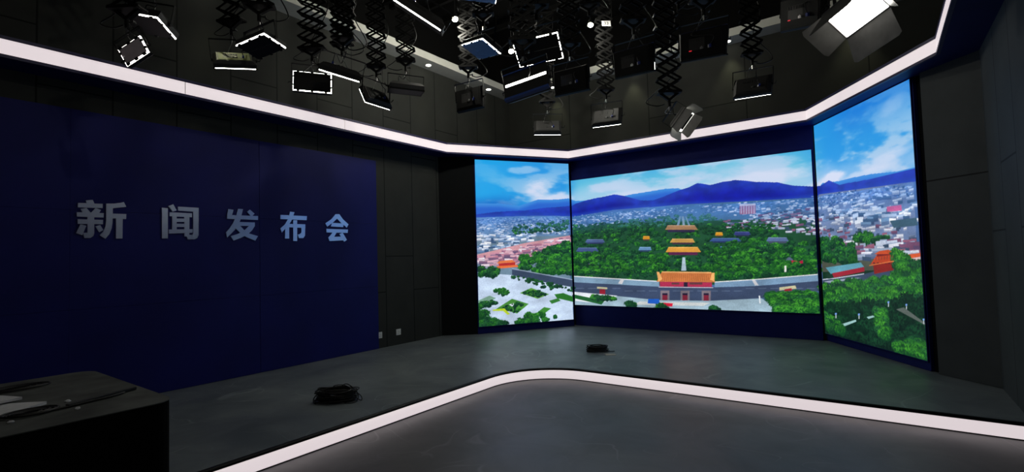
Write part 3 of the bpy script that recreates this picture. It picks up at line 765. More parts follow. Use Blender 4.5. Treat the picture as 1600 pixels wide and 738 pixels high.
for (cu, cz, ru, rz, s_) in ((1.35, 3.02, .42, .20, .9), (1.62, 2.72, .5, .17, .9), (1.05, 3.35, .35, .09, .5), (5.6, 2.78, 1.1, .16, .85), (3.1, 2.72, 1.1, .10, .7), (6.8, 2.62, .45, .13, 1.), (7.6, 2.55, .7, .10, .7), (8.3, 2.75, .45, .08, .5), (8.3, 3.35, .3, .14, .3)):
    d = ((U - cu) / ru) ** 2 + ((Z - cz - (U - cu) * 0.10) / rz) ** 2 + (c2 - 0.5) * 2.4
    img = mixc(img, (212, 220, 242), sm(d, 1.25, 0.1) * s_)
img = mixc(img, (20, 70, 175), sm(U, 1.3, 0.3) * sm(hz, 0.42, 0.0) * 0.85)
# mountains
mn = fbm(U * 6, Z * 9, 21)
mk = (Z < far)
colf = mixc(np.zeros_like(img) + (40, 100, 205), (62, 140, 220), sm(Z, far - 0.12, far))
img[mk] = colf[mk]
mk = (Z < ridge + 0.012 * (mn - 0.5))
dep = sm(ridge - Z, 0.0, 0.25)
coln = mixc(np.zeros_like(img) + (34, 60, 175), (20, 30, 158), dep)
coln = coln * (0.80 + 0.4 * mn)[..., None]
coln = mixc(coln, (45, 95, 195), sm(Z, city + 0.10, city) * 0.5)
img[mk] = coln[mk]
mk = Z < city
img[mk] = (70, 100, 150)


def inside(pts, u, v):
    r = np.zeros(u.shape, bool)
    n = len(pts)
    for i in range(n):
        x0, y0 = pts[i]; x1, y1 = pts[(i + 1) % n]
        if y0 == y1:
            continue
        c = ((y0 > v) != (y1 > v)) & (u < (x1 - x0) * (v - y0) / (y1 - y0) + x0)
        r ^= c
    return r


def fill(pts, col, alpha=1.0):
    us = [p[0] for p in pts]; zs = [p[1] for p in pts]
    i0, i1 = max(0, int(min(us) * PPM) - 1), min(Wc, int(max(us) * PPM) + 2)
    j0, j1 = max(0, int(min(zs) * PPM) - 1), min(Hc, int(max(zs) * PPM) + 2)
    if i1 <= i0 or j1 <= j0:
        return
    u, v = U[j0:j1, i0:i1], Z[j0:j1, i0:i1]
    cov = np.zeros(u.shape)
    for du in (-.33, 0, .33):
        for dv in (-.33, 0, .33):
            cov += inside(pts, u + du / PPM, v + dv / PPM)
    cov = cov / 9 * alpha
    tex = 0.93 + 0.14 * rng.rand(*u.shape)
    img[j0:j1, i0:i1] = img[j0:j1, i0:i1] * (1 - cov[..., None]) + np.clip(np.array(col, float) * tex[..., None], 0, 255) * cov[..., None]


def scatter(pts, n):
    us = [p[0] for p in pts]; zs = [p[1] for p in pts]
    out = []
    k = 0
    while len(out) < n and k < n * 60:
        k += 1
        u, v = rng.uniform(min(us), max(us)), rng.uniform(min(zs), max(zs))
        if inside(pts, np.array([u]), np.array([v]))[0]:
            out.append((u, v))
    out.sort(key=lambda p: -p[1])
    return out


GREEN = [((10, 44, 34), (44, 112, 54)), ((12, 62, 32), (74, 160, 48)), ((30, 85, 75), (80, 135, 110)), ((5, 26, 22), (22, 70, 42))]


LEAF = fbm(U * 55, Z * 55, 77, 3)


def tree(u, v, r, pal):
    d0, d1 = GREEN[pal]
    ru, rz = r * rng.uniform(.8, 1.25), r * rng.uniform(.6, .85)
    i0, i1 = max(0, int((u - ru) * PPM) - 1), min(Wc, int((u + ru) * PPM) + 2)
    j0, j1 = max(0, int((v - rz) * PPM) - 1), min(Hc, int((v + rz) * PPM) + 2)
    if i1 <= i0 or j1 <= j0:
        return
    x = (U[j0:j1, i0:i1] - u) / ru; y = (Z[j0:j1, i0:i1] - v) / rz
    jit = rng.rand(*x.shape)
    d = x * x + y * y + (LEAF[j0:j1, i0:i1] - 0.5) * 1.1 + (jit - 0.5) * 0.3
    a = sm(d, 1.1, 0.75)
    lf = LEAF[j0:j1, i0:i1]
    lt = np.clip(0.36 + 0.42 * y - 0.12 * x + (lf - 0.5) * 2.0 + (rng.rand(*x.shape) - 0.5) * 0.5, 0, 1) * rng.uniform(.35, 1.1)
    c = np.array(d0, float) * (1 - lt[..., None]) + np.array(d1, float) * lt[..., None]
    img[j0:j1, i0:i1] = img[j0:j1, i0:i1] * (1 - a[..., None]) + c * a[..., None]


PALS = {'far': [(170, 200, 240), (110, 150, 205), (55, 90, 150), (215, 230, 250), (40, 80, 120)],
        'white': [(225, 234, 250), (190, 210, 238), (110, 145, 185), (60, 92, 130), (240, 244, 252), (165, 185, 215)],
        'pink': [(200, 140, 160), (215, 170, 185), (175, 115, 140), (230, 215, 225), (120, 90, 120)],
        'roof': [(145, 90, 115), (115, 75, 105), (185, 195, 215), (215, 218, 230), (90, 105, 135), (150, 165, 190), (55, 75, 100)]}


def house(u, v, s, pal):
    c = np.array(PALS[pal][rng.randint(len(PALS[pal]))], float)
    w_, h_ = s * rng.uniform(.5, 1.4), s * rng.uniform(.25, .55)
    sl = rng.uniform(-.25, .25) * h_
    fill([(u - w_ / 2, v - h_ / 2), (u + w_ / 2, v - h_ / 2 + sl), (u + w_ / 2, v + h_ / 2 + sl), (u - w_ / 2, v + h_ / 2)], c * 0.62 + np.array((20, 25, 40)))
    fill([(u - w_ / 2, v), (u + w_ / 2, v + sl), (u + w_ / 2, v + h_ / 2 + sl), (u - w_ / 2, v + h_ / 2)], c)


for f in PANO:
    if f[0] == 'p':
        fill(f[2], f[1])
    elif f[0] == 't':
        for (u, v) in scatter(f[4], f[1]):
            tree(u, v, f[2] * rng.uniform(.4, 1.0), f[3] if (rng.rand() > .25 or f[3] > 1) else (f[3] + 1) % 2)
    else:
        for (u, v) in scatter(f[4], f[1]):
            house(u, v, f[2], f[3])
# distance haze and uneven cloud light over the land
land = (Z < city)
hzf = sm(city - Z, 0.50, 0.0) * 0.40 * land
img = mixc(img, (62, 118, 205), hzf)
cs = 0.86 + 0.34 * fbm(U * 3.0, Z * 7.0, 41)
img = np.where(land[..., None], img * cs[..., None], img)
img = np.clip(img, 0, 255) / 255
LIN = np.where(img <= 0.04045, img / 12.92, ((img + 0.055) / 1.055) ** 2.4)


def display(name, p0, p1, z0, z1, u0, u1, parent, nrm):
    p0, p1 = Vector(p0), Vector(p1)
    nx, nz = int((p1 - p0).length * PPM), int((z1 - z0) * PPM)
    gx, gz = np.meshgrid(np.linspace(0, 1, nx + 1), np.linspace(0, 1, nz + 1))
    X = p0.x + (p1.x - p0.x) * gx; Y = p0.y + (p1.y - p0.y) * gx; ZZ = z0 + (z1 - z0) * gz
    co = np.stack([X, Y, ZZ], -1).reshape(-1, 3)
    me = bpy.data.meshes.new(name)
    nv = co.shape[0]; nf = nx * nz
    me.vertices.add(nv); me.vertices.foreach_set('co', co.ravel())
    i = np.arange(nx)[None, :] + (nx + 1) * np.arange(nz)[:, None]
    q = np.stack([i, i + 1, i + nx + 2, i + nx + 1], -1).reshape(-1)
    me.loops.add(nf * 4); me.loops.foreach_set('vertex_index', q.astype(np.int32))
    me.polygons.add(nf); me.polygons.foreach_set('loop_start', np.arange(0, nf * 4, 4, dtype=np.int32))
    me.polygons.foreach_set('loop_total', np.full(nf, 4, dtype=np.int32))
    me.update(calc_edges=True)
    at = me.color_attributes.new('pixel_colour', 'FLOAT_COLOR', 'POINT')
    uu = np.clip((u0 + (u1 - u0) * gx) * PPM, 0, Wc - 1).round().astype(int)
    zz = np.clip(ZZ * PPM, 0, Hc - 1).round().astype(int)
    c = np.ones((nv, 4), np.float32); c[:, :3] = LIN[zz, uu].reshape(-1, 3)
    at.data.foreach_set('color', c.ravel())
    me.materials.append(M['screen'])
    o = bpy.data.objects.new(name, me); COL.objects.link(o); o.parent = parent
    return o


def video_wall(p0, p1, z0, z1, u0, u1, label):
    p0, p1 = Vector(p0), Vector(p1)
    t = (p1 - p0).normalized(); n = Vector((t.y, -t.x))       # towards the room
    root = thing('video_wall', (0, 0, 0), label, 'video screen', 'video wall screens')
    bm = bmesh.new()
    prism(bm, [tuple(p0 - n * 0.012), tuple(p1 - n * 0.012), tuple(p1 - n * 0.001), tuple(p0 - n * 0.001)], z0, z1)
    link('cabinet', bm, 'metal_black', root)
    display('display', p0 + n * 0.0, p1 + n * 0.0, z0, z1, u0, u1, root, n)
    bm = bmesh.new()
    w_, d_ = 0.012, 0.004
    for a, b, c, e in ((-w_, 0, z0 - w_, z1 + w_), (0, 1, z1, z1 + w_), (0, 1, z0 - w_, z0), (0, w_, z0 - w_, z1 + w_)):
        if (b, a) == (0, -w_):
            q0, q1 = p0 - t * w_, p0
        elif (a, b) == (0, w_):
            q0, q1 = p1, p1 + t * w_
        else:
            q0, q1 = p0, p1
        prism(bm, [tuple(q0 - n * 0.012), tuple(q1 - n * 0.012), tuple(q1 + n * d_), tuple(q0 + n * d_)], c, e)
    link('bezel', bm, 'navy', root)


video_wall(A0, A1, 0.257, 3.518, 0.0, WL, 'tall left screen angled inwards, showing a pale plaza and sky')
video_wall((-5.232, 9.338), (-0.812, 9.338), 0.545, 3.175, UW + 0.008, UW + 4.428, 'wide middle screen showing the orange-roofed gate hall and blue mountains')
video_wall(B0, B1, 0.232, 3.563, UW + 4.43, UW + 4.43 + WR, 'tall right screen angled inwards, showing a red pagoda above dark trees')

# ================================================================ BLUE BOARD WITH LETTERING
GLYPHS = {
'xin': [[(1.627,2.317),(1.685,2.326),(1.7,2.287),(1.771,2.289),(1.771,2.242),(1.561,2.237),(1.561,2.285),(1.634,2.287)],[(1.584,2.222),(1.633,2.236),(1.67,2.184),(1.602,2.182)],[(1.67,2.184),(1.71,2.239),(1.757,2.221),(1.741,2.186)],[(1.553,2.186),(1.781,2.188),(1.78,2.14),(1.554,2.138)],[(1.56,2.112),(1.775,2.113),(1.774,2.066),(1.561,2.062)],[(1.641,2.189),(1.698,2.192),(1.7,1.966),(1.692,1.936),(1.669,1.915),(1.618,1.913),(1.606,1.968),(1.642,1.971)],[(1.583,2.059),(1.632,2.044),(1.6,1.943),(1.547,1.963)],[(1.708,2.042),(1.751,2.056),(1.778,2.002),(1.742,1.977)],[(1.801,2.294),(1.871,2.299),(1.938,2.314),(1.96,2.323),(1.983,2.27),(1.861,2.246),(1.858,2.082),(1.851,2.021),(1.831,1.96),(1.796,1.907),(1.745,1.946),(1.776,1.985),(1.796,2.045),(1.801,2.114)],[(1.856,2.187),(1.983,2.188),(1.982,2.132),(1.856,2.134)],[(1.889,2.14),(1.951,2.142),(1.949,1.912),(1.89,1.911)]],
'wen': [[(2.331,2.283),(2.393,2.28),(2.394,1.919),(2.333,1.918)],[(2.396,2.305),(2.45,2.331),(2.486,2.259),(2.442,2.241)],[(2.499,2.307),(2.729,2.306),(2.727,1.965),(2.711,1.929),(2.68,1.913),(2.606,1.912),(2.596,1.946),(2.57,1.946),(2.57,1.991),(2.623,1.992),(2.623,1.968),(2.654,1.968),(2.665,1.983),(2.667,2.254),(2.5,2.258)],[(2.437,2.208),(2.486,2.21),(2.486,2.012),(2.437,2.011)],[(2.568,2.215),(2.624,2.217),(2.623,1.992),(2.568,1.991)],[(2.41,2.234),(2.652,2.233),(2.652,2.185),(2.41,2.186)],[(2.48,2.161),(2.572,2.165),(2.572,2.124),(2.48,2.12)],[(2.48,2.099),(2.572,2.102),(2.572,2.062),(2.48,2.059)],[(2.404,2.027),(2.66,2.038),(2.658,1.993),(2.404,1.977)]],
'fa': [[(3.082,2.313),(3.146,2.307),(3.126,2.234),(3.125,2.188),(3.065,2.185),(3.067,2.241)],[(3.072,2.236),(3.468,2.241),(3.466,2.187),(3.065,2.185)],[(3.205,2.323),(3.268,2.323),(3.23,2.167),(3.204,2.103),(3.159,2.04),(3.066,1.941),(3.05,2.007),(3.1,2.069),(3.14,2.132),(3.175,2.216)],[(3.189,2.149),(3.423,2.151),(3.423,2.103),(3.179,2.098)],[(3.423,2.103),(3.388,2.047),(3.33,1.987),(3.238,1.939),(3.144,1.902),(3.108,1.959),(3.209,1.995),(3.29,2.044),(3.344,2.1),(3.352,2.119)],[(3.199,2.114),(3.234,2.094),(3.29,2.036),(3.341,2.001),(3.464,1.966),(3.429,1.905),(3.32,1.945),(3.229,2.006),(3.169,2.066)],[(3.32,2.291),(3.358,2.322),(3.421,2.27),(3.384,2.234),(3.365,2.241)]],
'bu': [[(3.786,2.274),(4.193,2.275),(4.187,2.216),(3.786,2.214)],[(3.93,2.328),(3.997,2.323),(3.976,2.264),(3.947,2.193),(3.91,2.139),(3.804,2.023),(3.781,2.08),(3.846,2.136),(3.892,2.208),(3.916,2.27)],[(3.857,2.137),(3.914,2.148),(3.912,1.94),(3.849,1.939)],[(3.882,2.151),(4.165,2.153),(4.164,2.099),(3.873,2.103)],[(4.102,2.15),(4.165,2.153),(4.158,1.986),(4.131,1.95),(4.062,1.949),(4.043,2.0),(4.077,2.007),(4.101,2.03)],[(3.975,2.207),(4.036,2.207),(4.033,1.905),(3.972,1.906)]],
'hui': [[(4.68,2.331),(4.747,2.335),(4.75,2.303),(4.635,2.203),(4.53,2.131),(4.497,2.181),(4.603,2.249)],[(4.68,2.331),(4.747,2.335),(4.81,2.258),(4.913,2.18),(4.881,2.128),(4.776,2.199),(4.706,2.263)],[(4.613,2.193),(4.82,2.191),(4.814,2.133),(4.591,2.137)],[(4.514,2.097),(4.9,2.097),(4.894,2.044),(4.514,2.042)],[(4.622,2.047),(4.692,2.044),(4.647,1.977),(4.817,1.984),(4.821,1.924),(4.566,1.91),(4.544,1.966),(4.578,1.994)],[(4.74,2.021),(4.801,2.045),(4.878,1.932),(4.827,1.901)]],
}

root = thing('backdrop_board', (XL, 2.0, S), 'large deep blue board on left wall with five silver characters', 'backdrop')
inv = Matrix.Translation((-XL, -2.0, -S))
bm = bmesh.new()
for (y0, y1) in ((-2.5, -0.5), (-0.5, 1.5), (1.5, 3.493), (3.497, 5.483)):
    for (z0, z1) in ((S, 1.158), (1.160, 2.208), (2.210, 3.283)):
        box(bm, XL + 0.001, y0 + .0007, z0, XL + 0.025, y1 - .0007, z1)
for v in bm.verts:
    v.co = inv @ v.co
link('board', bm, 'board', root)
GNAME = {'xin': 'first character', 'wen': 'second character', 'fa': 'third character', 'bu': 'fourth character', 'hui': 'fifth character'}
for g, polys in GLYPHS.items():
    bm = bmesh.new()
    for i, p in enumerate(polys):
        x0, x1 = XL + 0.025, XL + 0.036 + i * 0.0004
        a = [bm.verts.new((x0, y, z)) for y, z in p]; b = [bm.verts.new((x1, y, z)) for y, z in p]
        n = len(p)
        for k in range(n):
            bm.faces.new((a[k], a[(k + 1) % n], b[(k + 1) % n], b[k]))
        bm.faces.new(a[::-1]); bm.faces.new(b)
    for v in bm.verts:
        v.co = inv @ v.co
    link('raised_character', bm, 'char', root)

# ================================================================ WALL SOCKETS
for y, wy, lab in ((5.925, 0.052, 'white wall socket low on the charcoal wall, the farther from the blue board'), (5.528, 0.040, 'white wall socket low on the charcoal wall, right beside the blue board')):
    r = thing('wall_socket', (XL, y, 0.335), lab, 'socket', 'wall sockets')
    bm = bmesh.new(); box(bm, 0, -wy, -0.052, 0.010, wy, 0.052, 0.003); link('face_plate', bm, 'white_plastic', r)
    bm = bmesh.new()
    for s in (-1, 1):
        box(bm, 0.009, s * 0.009 - 0.002, 0.006, 0.0108, s * 0.009 + 0.002, 0.020)
        box(bm, 0.009, s * 0.011 - 0.002, -0.026, 0.0108, s * 0.011 + 0.002, -0.012)
    link('socket_slot', bm, 'metal_black', r)

# ================================================================ CONTROL DESK
DX0, DX1, DY0, DY1, DZ = -3.86, -2.62, -0.9, 0.955, 0.97
root = thing('control_desk', (0, 0, F0), 'black cloth-covered desk with a dusty dark top, lower left', 'desk')
def desk_poly(g):
    p = []
    r = 0.09
    for (cx, cy, a0) in ((DX1 - r, DY0 + r, -90), (DX1 - r, DY1 - r, 0), (DX0 + r, DY1 - r, 90), (DX0 + r, DY0 + r, 180)):
        for k in range(7):
            a = math.radians(a0 + 15 * k)
            p.append((cx + (r + g) * math.cos(a), cy + (r + g) * math.sin(a)))
    return p
bm = bmesh.new(); prism(bm, desk_poly(-0.002), 0, DZ - F0 - 0.004); link('body', bm, 'desk_side', root)
bm = bmesh.new(); prism(bm, desk_poly(0.0), DZ - F0 - 0.004, DZ - F0); link('desk_top', bm, 'desk_top', root)


def sheet(name, corners, z, m, label, cat, th=0.0015, curl=0.0):
    bm = bmesh.new()
    n = len(corners)
    a = [bm.verts.new((x, y, z)) for x, y in corners]
    b = [bm.verts.new((x, y, z + th + (curl if i == 0 else 0))) for i, (x, y) in enumerate(corners)]
    for i in range(n):
        bm.faces.new((a[i], a[(i + 1) % n], b[(i + 1) % n], b[i]))
    bm.faces.new(a[::-1]); bm.faces.new(b)
    return tag(link(name, bm, m), label, cat)


sheet('paper_sheet', [(-3.07, 0.60), (-3.32, 0.44), (-3.20, 0.26), (-2.96, 0.42)], DZ, 'paper', 'white paper sheet with a pointed corner on the desk', 'paper', curl=0.012)
sheet('paper_sheet', [(-3.22, 0.545), (-3.42, 0.50), (-3.38, 0.27), (-3.18, 0.31)], DZ + 0.014, 'paper', 'white paper sheet behind the pointed one on the desk', 'paper', curl=0.01)

# power strip cable lying along the desk, and a flat coil
bm = bmesh.new()
tube(bm, curve_pts([(-2.93, 0.47, DZ + .007), (-2.885, 0.56, DZ + .007), (-2.895, 0.64, DZ + .007), (-2.915, 0.72, DZ + .007), (-2.935, 0.80, DZ + .007), (-2.965, 0.86, DZ + .007)], 30), 0.005)
for k in range(5):
    r_ = 0.030 + 0.011 * k
    tube(bm, [(-2.93 + 0.006 * k * (k % 2) + r_ * .8 * math.cos(a / 14 * 2 * math.pi), 0.52 + r_ * 1.25 * math.sin(a / 14 * 2 * math.pi), DZ + 0.006 + 0.001 * k) for a in range(14)], 0.0045, 5, True)
tag(link('cable', bm, 'cable', None, True), 'flat black cable coil on the front of the desk top', 'cable')
bm = bmesh.new()
box(bm, -0.028, -0.27, 0, 0.028, 0.27, 0.022, 0.006)
o = link('cable_rod', bm, 'cable'); o.location = (-2.955, 0.775, DZ + 0.0015); o.rotation_euler = (0, 0, 0.38)
o.scale = (0.34, 0.57, 0.7)
tag(o, 'long thin black stick lying across the desk top', 'stick')
bm = bmesh.new()
for k in range(4):
    r_ = 0.05 + 0.02 * k
    tube(bm, [(-3.60 + r_ * .7 * math.cos(a / 14 * 2 * math.pi), 0.58 + r_ * 1.25 * math.sin(a / 14 * 2 * math.pi), DZ + 0.006 + 0.001 * k) for a in range(14)], 0.004, 5, True)
tag(link('cable', bm, 'cable', None, True), 'faint black cable coil near the back edge of the desk', 'cable')
for i, (x, y, lab) in enumerate(((-3.036, 0.665, 'small crumpled white scrap on the desk behind the cable'), (-2.835, 0.655, 'small crumpled white scrap at the desk front beside the cable'), (-2.83, 0.447, 'small white scrap on the desk in front of the paper'))):
    bm = bmesh.new()
    bmesh.ops.create_icosphere(bm, subdivisions=2, radius=0.012)
    rr = random.Random(i)
    for v in bm.verts:
        v.co *= rr.uniform(.6, 1.2); v.co.z = abs(v.co.z) * .7
    o = link('paper_scrap', bm, 'paper'); o.location = (x, y, DZ + 0.0005)
    tag(o, lab, 'scrap', 'white scraps on the desk')


# ================================================================ CABLE COILS ON THE STAGE
def coil(x, y, rot, rx, ry, h, n, seed, label):
    rr = random.Random(seed)
    root = thing('cable_coil', (x, y, S), label, 'cable', 'coiled cables on the stage', rot=(0, 0, rot))
    bm = bmesh.new()
    for k in range(n):
        a0 = rr.uniform(0, 6.28); zc = 0.006 + h * (k / n) ** 1.1
        ax, ay = rx * rr.uniform(.72, 1.0), ry * rr.uniform(.7, 1.0)
        cx, cy = rr.uniform(-.03, .03), rr.uniform(-.02, .02)
        t1, t2 = rr.uniform(-.012, .012), rr.uniform(-.012, .012)
        p = []
        for j in range(28):
            a = j / 28 * 2 * math.pi
            z = zc + t1 * math.cos(a) + t2 * math.sin(a) + 0.004 * math.sin(3 * a + a0)
            p.append((cx + ax * math.cos(a) * (1 + .05 * math.sin(2 * a + a0)), cy + ay * math.sin(a) * (1 + .05 * math.cos(3 * a + a0)), max(0.0055, z)))
        tube(bm, p, 0.0055, 6, True)
    link('coil_turns', bm, 'cable', root, True)
    return root


c = coil(-4.70, 3.20, 0.63, 0.215, 0.125, 0.115, 34, 3, 'black cable coil with loose loops, nearest on the stage')
bm = bmesh.new()
tube(bm, curve_pts([(.02, .05, .12), (.10, .03, .165), (.19, -.01, .13), (.25, -.03, .06), (.235, -.08, .006), (.17, -.13, .006), (.12, -.09, .01), (.13, -.02, .05), (.15, .03, .09)], 48), 0.005)
tube(bm, curve_pts([(-.06, .06, .10), (-.02, .03, .15), (.08, .02, .155), (.15, .02, .12), (.26, .0, .05), (.28, -.03, .006), (.22, .0, .02)], 40), 0.005)
tube(bm, curve_pts([(-.15, .03, .09), (-.20, .02, .07), (-.225, -.02, .03), (-.20, -.08, .006), (-.17, -.12, .006)], 24), 0.006)
link('loose_loop', bm, 'cable', c, True)
c = coil(-3.53, 6.92, 0.6, 0.155, 0.09, 0.075, 26, 5, 'compact black cable coil beside a beige card, towards the middle screen')
bm = bmesh.new()
tube(bm, curve_pts([(.12, -.02, .03), (.17, -.03, .01), (.20, -.06, .006), (.26, -.05, .006)], 20), 0.006)
link('loose_end', bm, 'cable', c, True)
sheet('card', [(-3.34, 6.80), (-3.27, 6.70), (-3.15, 6.78), (-3.22, 6.88)], S - 0.0035, 'card', 'small beige card on the stage beside the compact cable coil', 'card', 0.004)

# ================================================================ CEILING RAILS
GRID = 6.05
HANG_Y = []
# ================================================================ PANTOGRAPHS AND LAMPS
def pantograph(x, y, zb, ztop, label, seed=0, wd=0.30, yaw=0.0, cable=True, tagtext=None, lv=0.155, tagz=0):
    """scissor hanger from a rail down to zb"""
    HANG_Y.append(y)
    root = thing('pantograph_hanger', (x, y, ztop), label, 'lamp hanger', 'scissor hangers under the rails', rot=(0, 0, yaw))
    H = ztop - zb
    bm = bmesh.new()
    box(bm, -0.16, -0.05, -0.03, 0.16, 0.05, 0.0, 0.004)
    for sx in (-1, 1):
        box(bm, sx * 0.12 - 0.02, -0.055, -0.05, sx * 0.12 + 0.02, 0.055, 0.0)
    link('top_carriage', bm, 'metal_black', root)
    z1 = -0.04; z0 = -H + 0.17
    n = max(3, int(round((z1 - z0) / lv))); dz = (z1 - z0) / n
    for k in range(n):
        bm = bmesh.new()
        a, b = z1 - k * dz, z1 - (k + 1) * dz
        for sy in (-0.055, 0.055):
            bar(bm, (-wd / 2, sy, a), (wd / 2, sy, b), 0.026, 0.006, (0, 0, 1))
            bar(bm, (wd / 2, sy * 0.86, a), (-wd / 2, sy * 0.86, b), 0.026, 0.006, (0, 0, 1))
        for sx in (-1, 1):
            bar(bm, (sx * wd / 2, -0.06, b), (sx * wd / 2, 0.06, b), 0.016, 0.016)
        link('scissor_link', bm, 'metal_black', root)
    bm = bmesh.new()
    bar(bm, (-wd / 2, 0, z0), (wd / 2, 0, z0), 0.03, 0.13)
    bar(bm, (-wd / 2 + .02, 0, z0), (0, 0, z0 - 0.09), 0.03, 0.04); bar(bm, (wd / 2 - .02, 0, z0), (0, 0, z0 - 0.09), 0.03, 0.04)
    cyl(bm, (0, 0, z0 - 0.07), (0, 0, z0 - 0.17), 0.02, 10)
    link('lower_bracket', bm, 'metal_black', root)
    bm = bmesh.new(); cyl(bm, (0.02, 0, z0 - 0.12), (0.07, 0, z0 - 0.12), 0.008, 8); box(bm, 0.055, -.02, z0 - .128, .068, .02, z0 - .112); link('clamp_knob', bm, 'metal_dark', root)
    if cable:
        rr = random.Random(seed)
        bm = bmesh.new()
        c_ = [(wd / 2 + .02, 0.05, -0.05)]
        m_ = max(3, n // 2)
        for k in range(1, m_):
            c_.append((wd / 2 * (1.15 if k % 2 else .55) + rr.uniform(-.03, .03), 0.075, -0.05 + (z0 + .05) * k / m_))
        s_ = rr.choice((-1, 1))
        c_ += [(s_ * .20 + .05, .07, z0 + .02), (s_ * .27, .03, z0 - .10), (s_ * .14, 0.02, z0 - .15), (s_ * .05, 0.02, z0 - .13)]
        tube(bm, curve_pts(c_, 16 * 3), 0.007, 5)
        link('power_cable', bm, 'cable', root, True)
    if tagtext:
        t = bpy.data.curves.new('tag_text', 'FONT'); t.body = tagtext; t.size = 0.085; t.extrude = 0.0005; t.align_x = 'CENTER'; t.align_y = 'CENTER'
        pl = bmesh.new(); box(pl, -0.075, -0.002, -0.05, 0.075, 0.002, 0.05)
        p = link('number_tag', pl, 'label', root); p.location = (0.03, -0.075, tagz - ztop); p.rotation_euler = (-0.2, 0, 0)
        tmp = bpy.data.objects.new('tag_text', t); COL.objects.link(tmp)
        me_ = bpy.data.meshes.new_from_object(tmp.evaluated_get(bpy.context.evaluated_depsgraph_get()))
        bpy.data.objects.remove(tmp)
        to = bpy.data.objects.new('tag_number', me_); COL.objects.link(to); me_.materials.clear(); me_.materials.append(M['metal_black'])
        to.parent = p; to.location = (0, -0.003, 0); to.rotation_euler = (math.pi / 2, 0, 0)
    return root


LAMPS = {
    'F1': ((-6.002, 1.945, 4.134), (-1.212, -0.235, -2.615), 0.45, 0.3, 0.12),
    'F2': ((-5.152, 1.569, 3.46), (-0.011, 0.503, -2.609), 0.24, 0.176, 0.08),
    'F3': ((-6.091, 2.832, 4.016), (-0.86, -0.114, 1.118), 0.45, 0.3, 0.1),
    'F4': ((-5.119, 2.651, 3.891), (-1.414, 0.134, -2.889), 0.4, 0.288, 0.096),
    'F5': ((-5.886, 3.722, 3.926), (0.218, -0.009, -2.152), 0.475, 0.285, 0.095),
    'F6': ((-5.246, 3.697, 3.925), (-1.954, -0.21, -2.103), 0.5, 0.3, 0.12),
    'F7': ((-5.925, 4.787, 4.013), (-0.586, 0.055, 1.511), 0.45, 0.3, 0.1),
    'F8': ((-5.591, 5.071, 4.152), (-1.651, -0.026, -2.146), 0.5, 0.3, 0.12),
    'F9': ((-3.963, 3.831, 4.297), (-1.891, -0.527, -2.239), 0.6, 0.3, 0.12),
    'F10': ((-3.514, 4.262, 4.606), (-1.48, -0.056, -2.323), 0.5, 0.34, 0.1),
    'F11': ((-4.157, 5.14, 4.416), (-1.191, -0.179, 2.879), 0.5, 0.34, 0.12),
    'F12': ((-4.904, 5.73, 3.999), (-0.12, -0.057, 0.225), 0.448, 0.336, 0.09),
    'F13': ((-2.878, 4.526, 3.838), (-0.85, 0.069, -2.814), 0.5, 0.3, 0.12),
    'F14': ((-2.82, 4.207, 3.338), (0.32, 0.177, -2.885), 0.475, 0.285, 0.114),
    'F15': ((-3.092, 5.613, 3.822), (0.047, -0.017, 0.12), 0.473, 0.315, 0.084),
    'F16': ((-2.157, 5.386, 3.761), (0.191, 0.08, -0.152), 0.5, 0.3, 0.08),
    'F17': ((-1.43, 5.531, 3.808), (0.184, 0.104, -0.111), 0.5, 0.3, 0.08),
    'F18': ((-0.513, 5.841, 3.992), (0.191, 0.269, -0.635), 0.54, 0.324, 0.086),
    'F19': ((-4.75, 7.688, 3.914), (-0.562, 0.034, 0.588), 0.5, 0.3, 0.1),
    'F20': ((-3.598, 7.725, 3.89), (-0.38, 0.005, 0.217), 0.5, 0.3, 0.1),
    'F21': ((-1.354, 7.797, 3.922), (-0.329, 0.047, -0.003), 0.5, 0.3, 0.1),
    'F22': ((-1.803, 5.905, 3.142), (-1.192, 0.856, 3.107), 0.25, 0.17, 0.08),
    'F23': ((-0.037, 4.496, 3.358), (-0.755, 0.092, 2.262), 0.42, 0.252, 0.101),
}

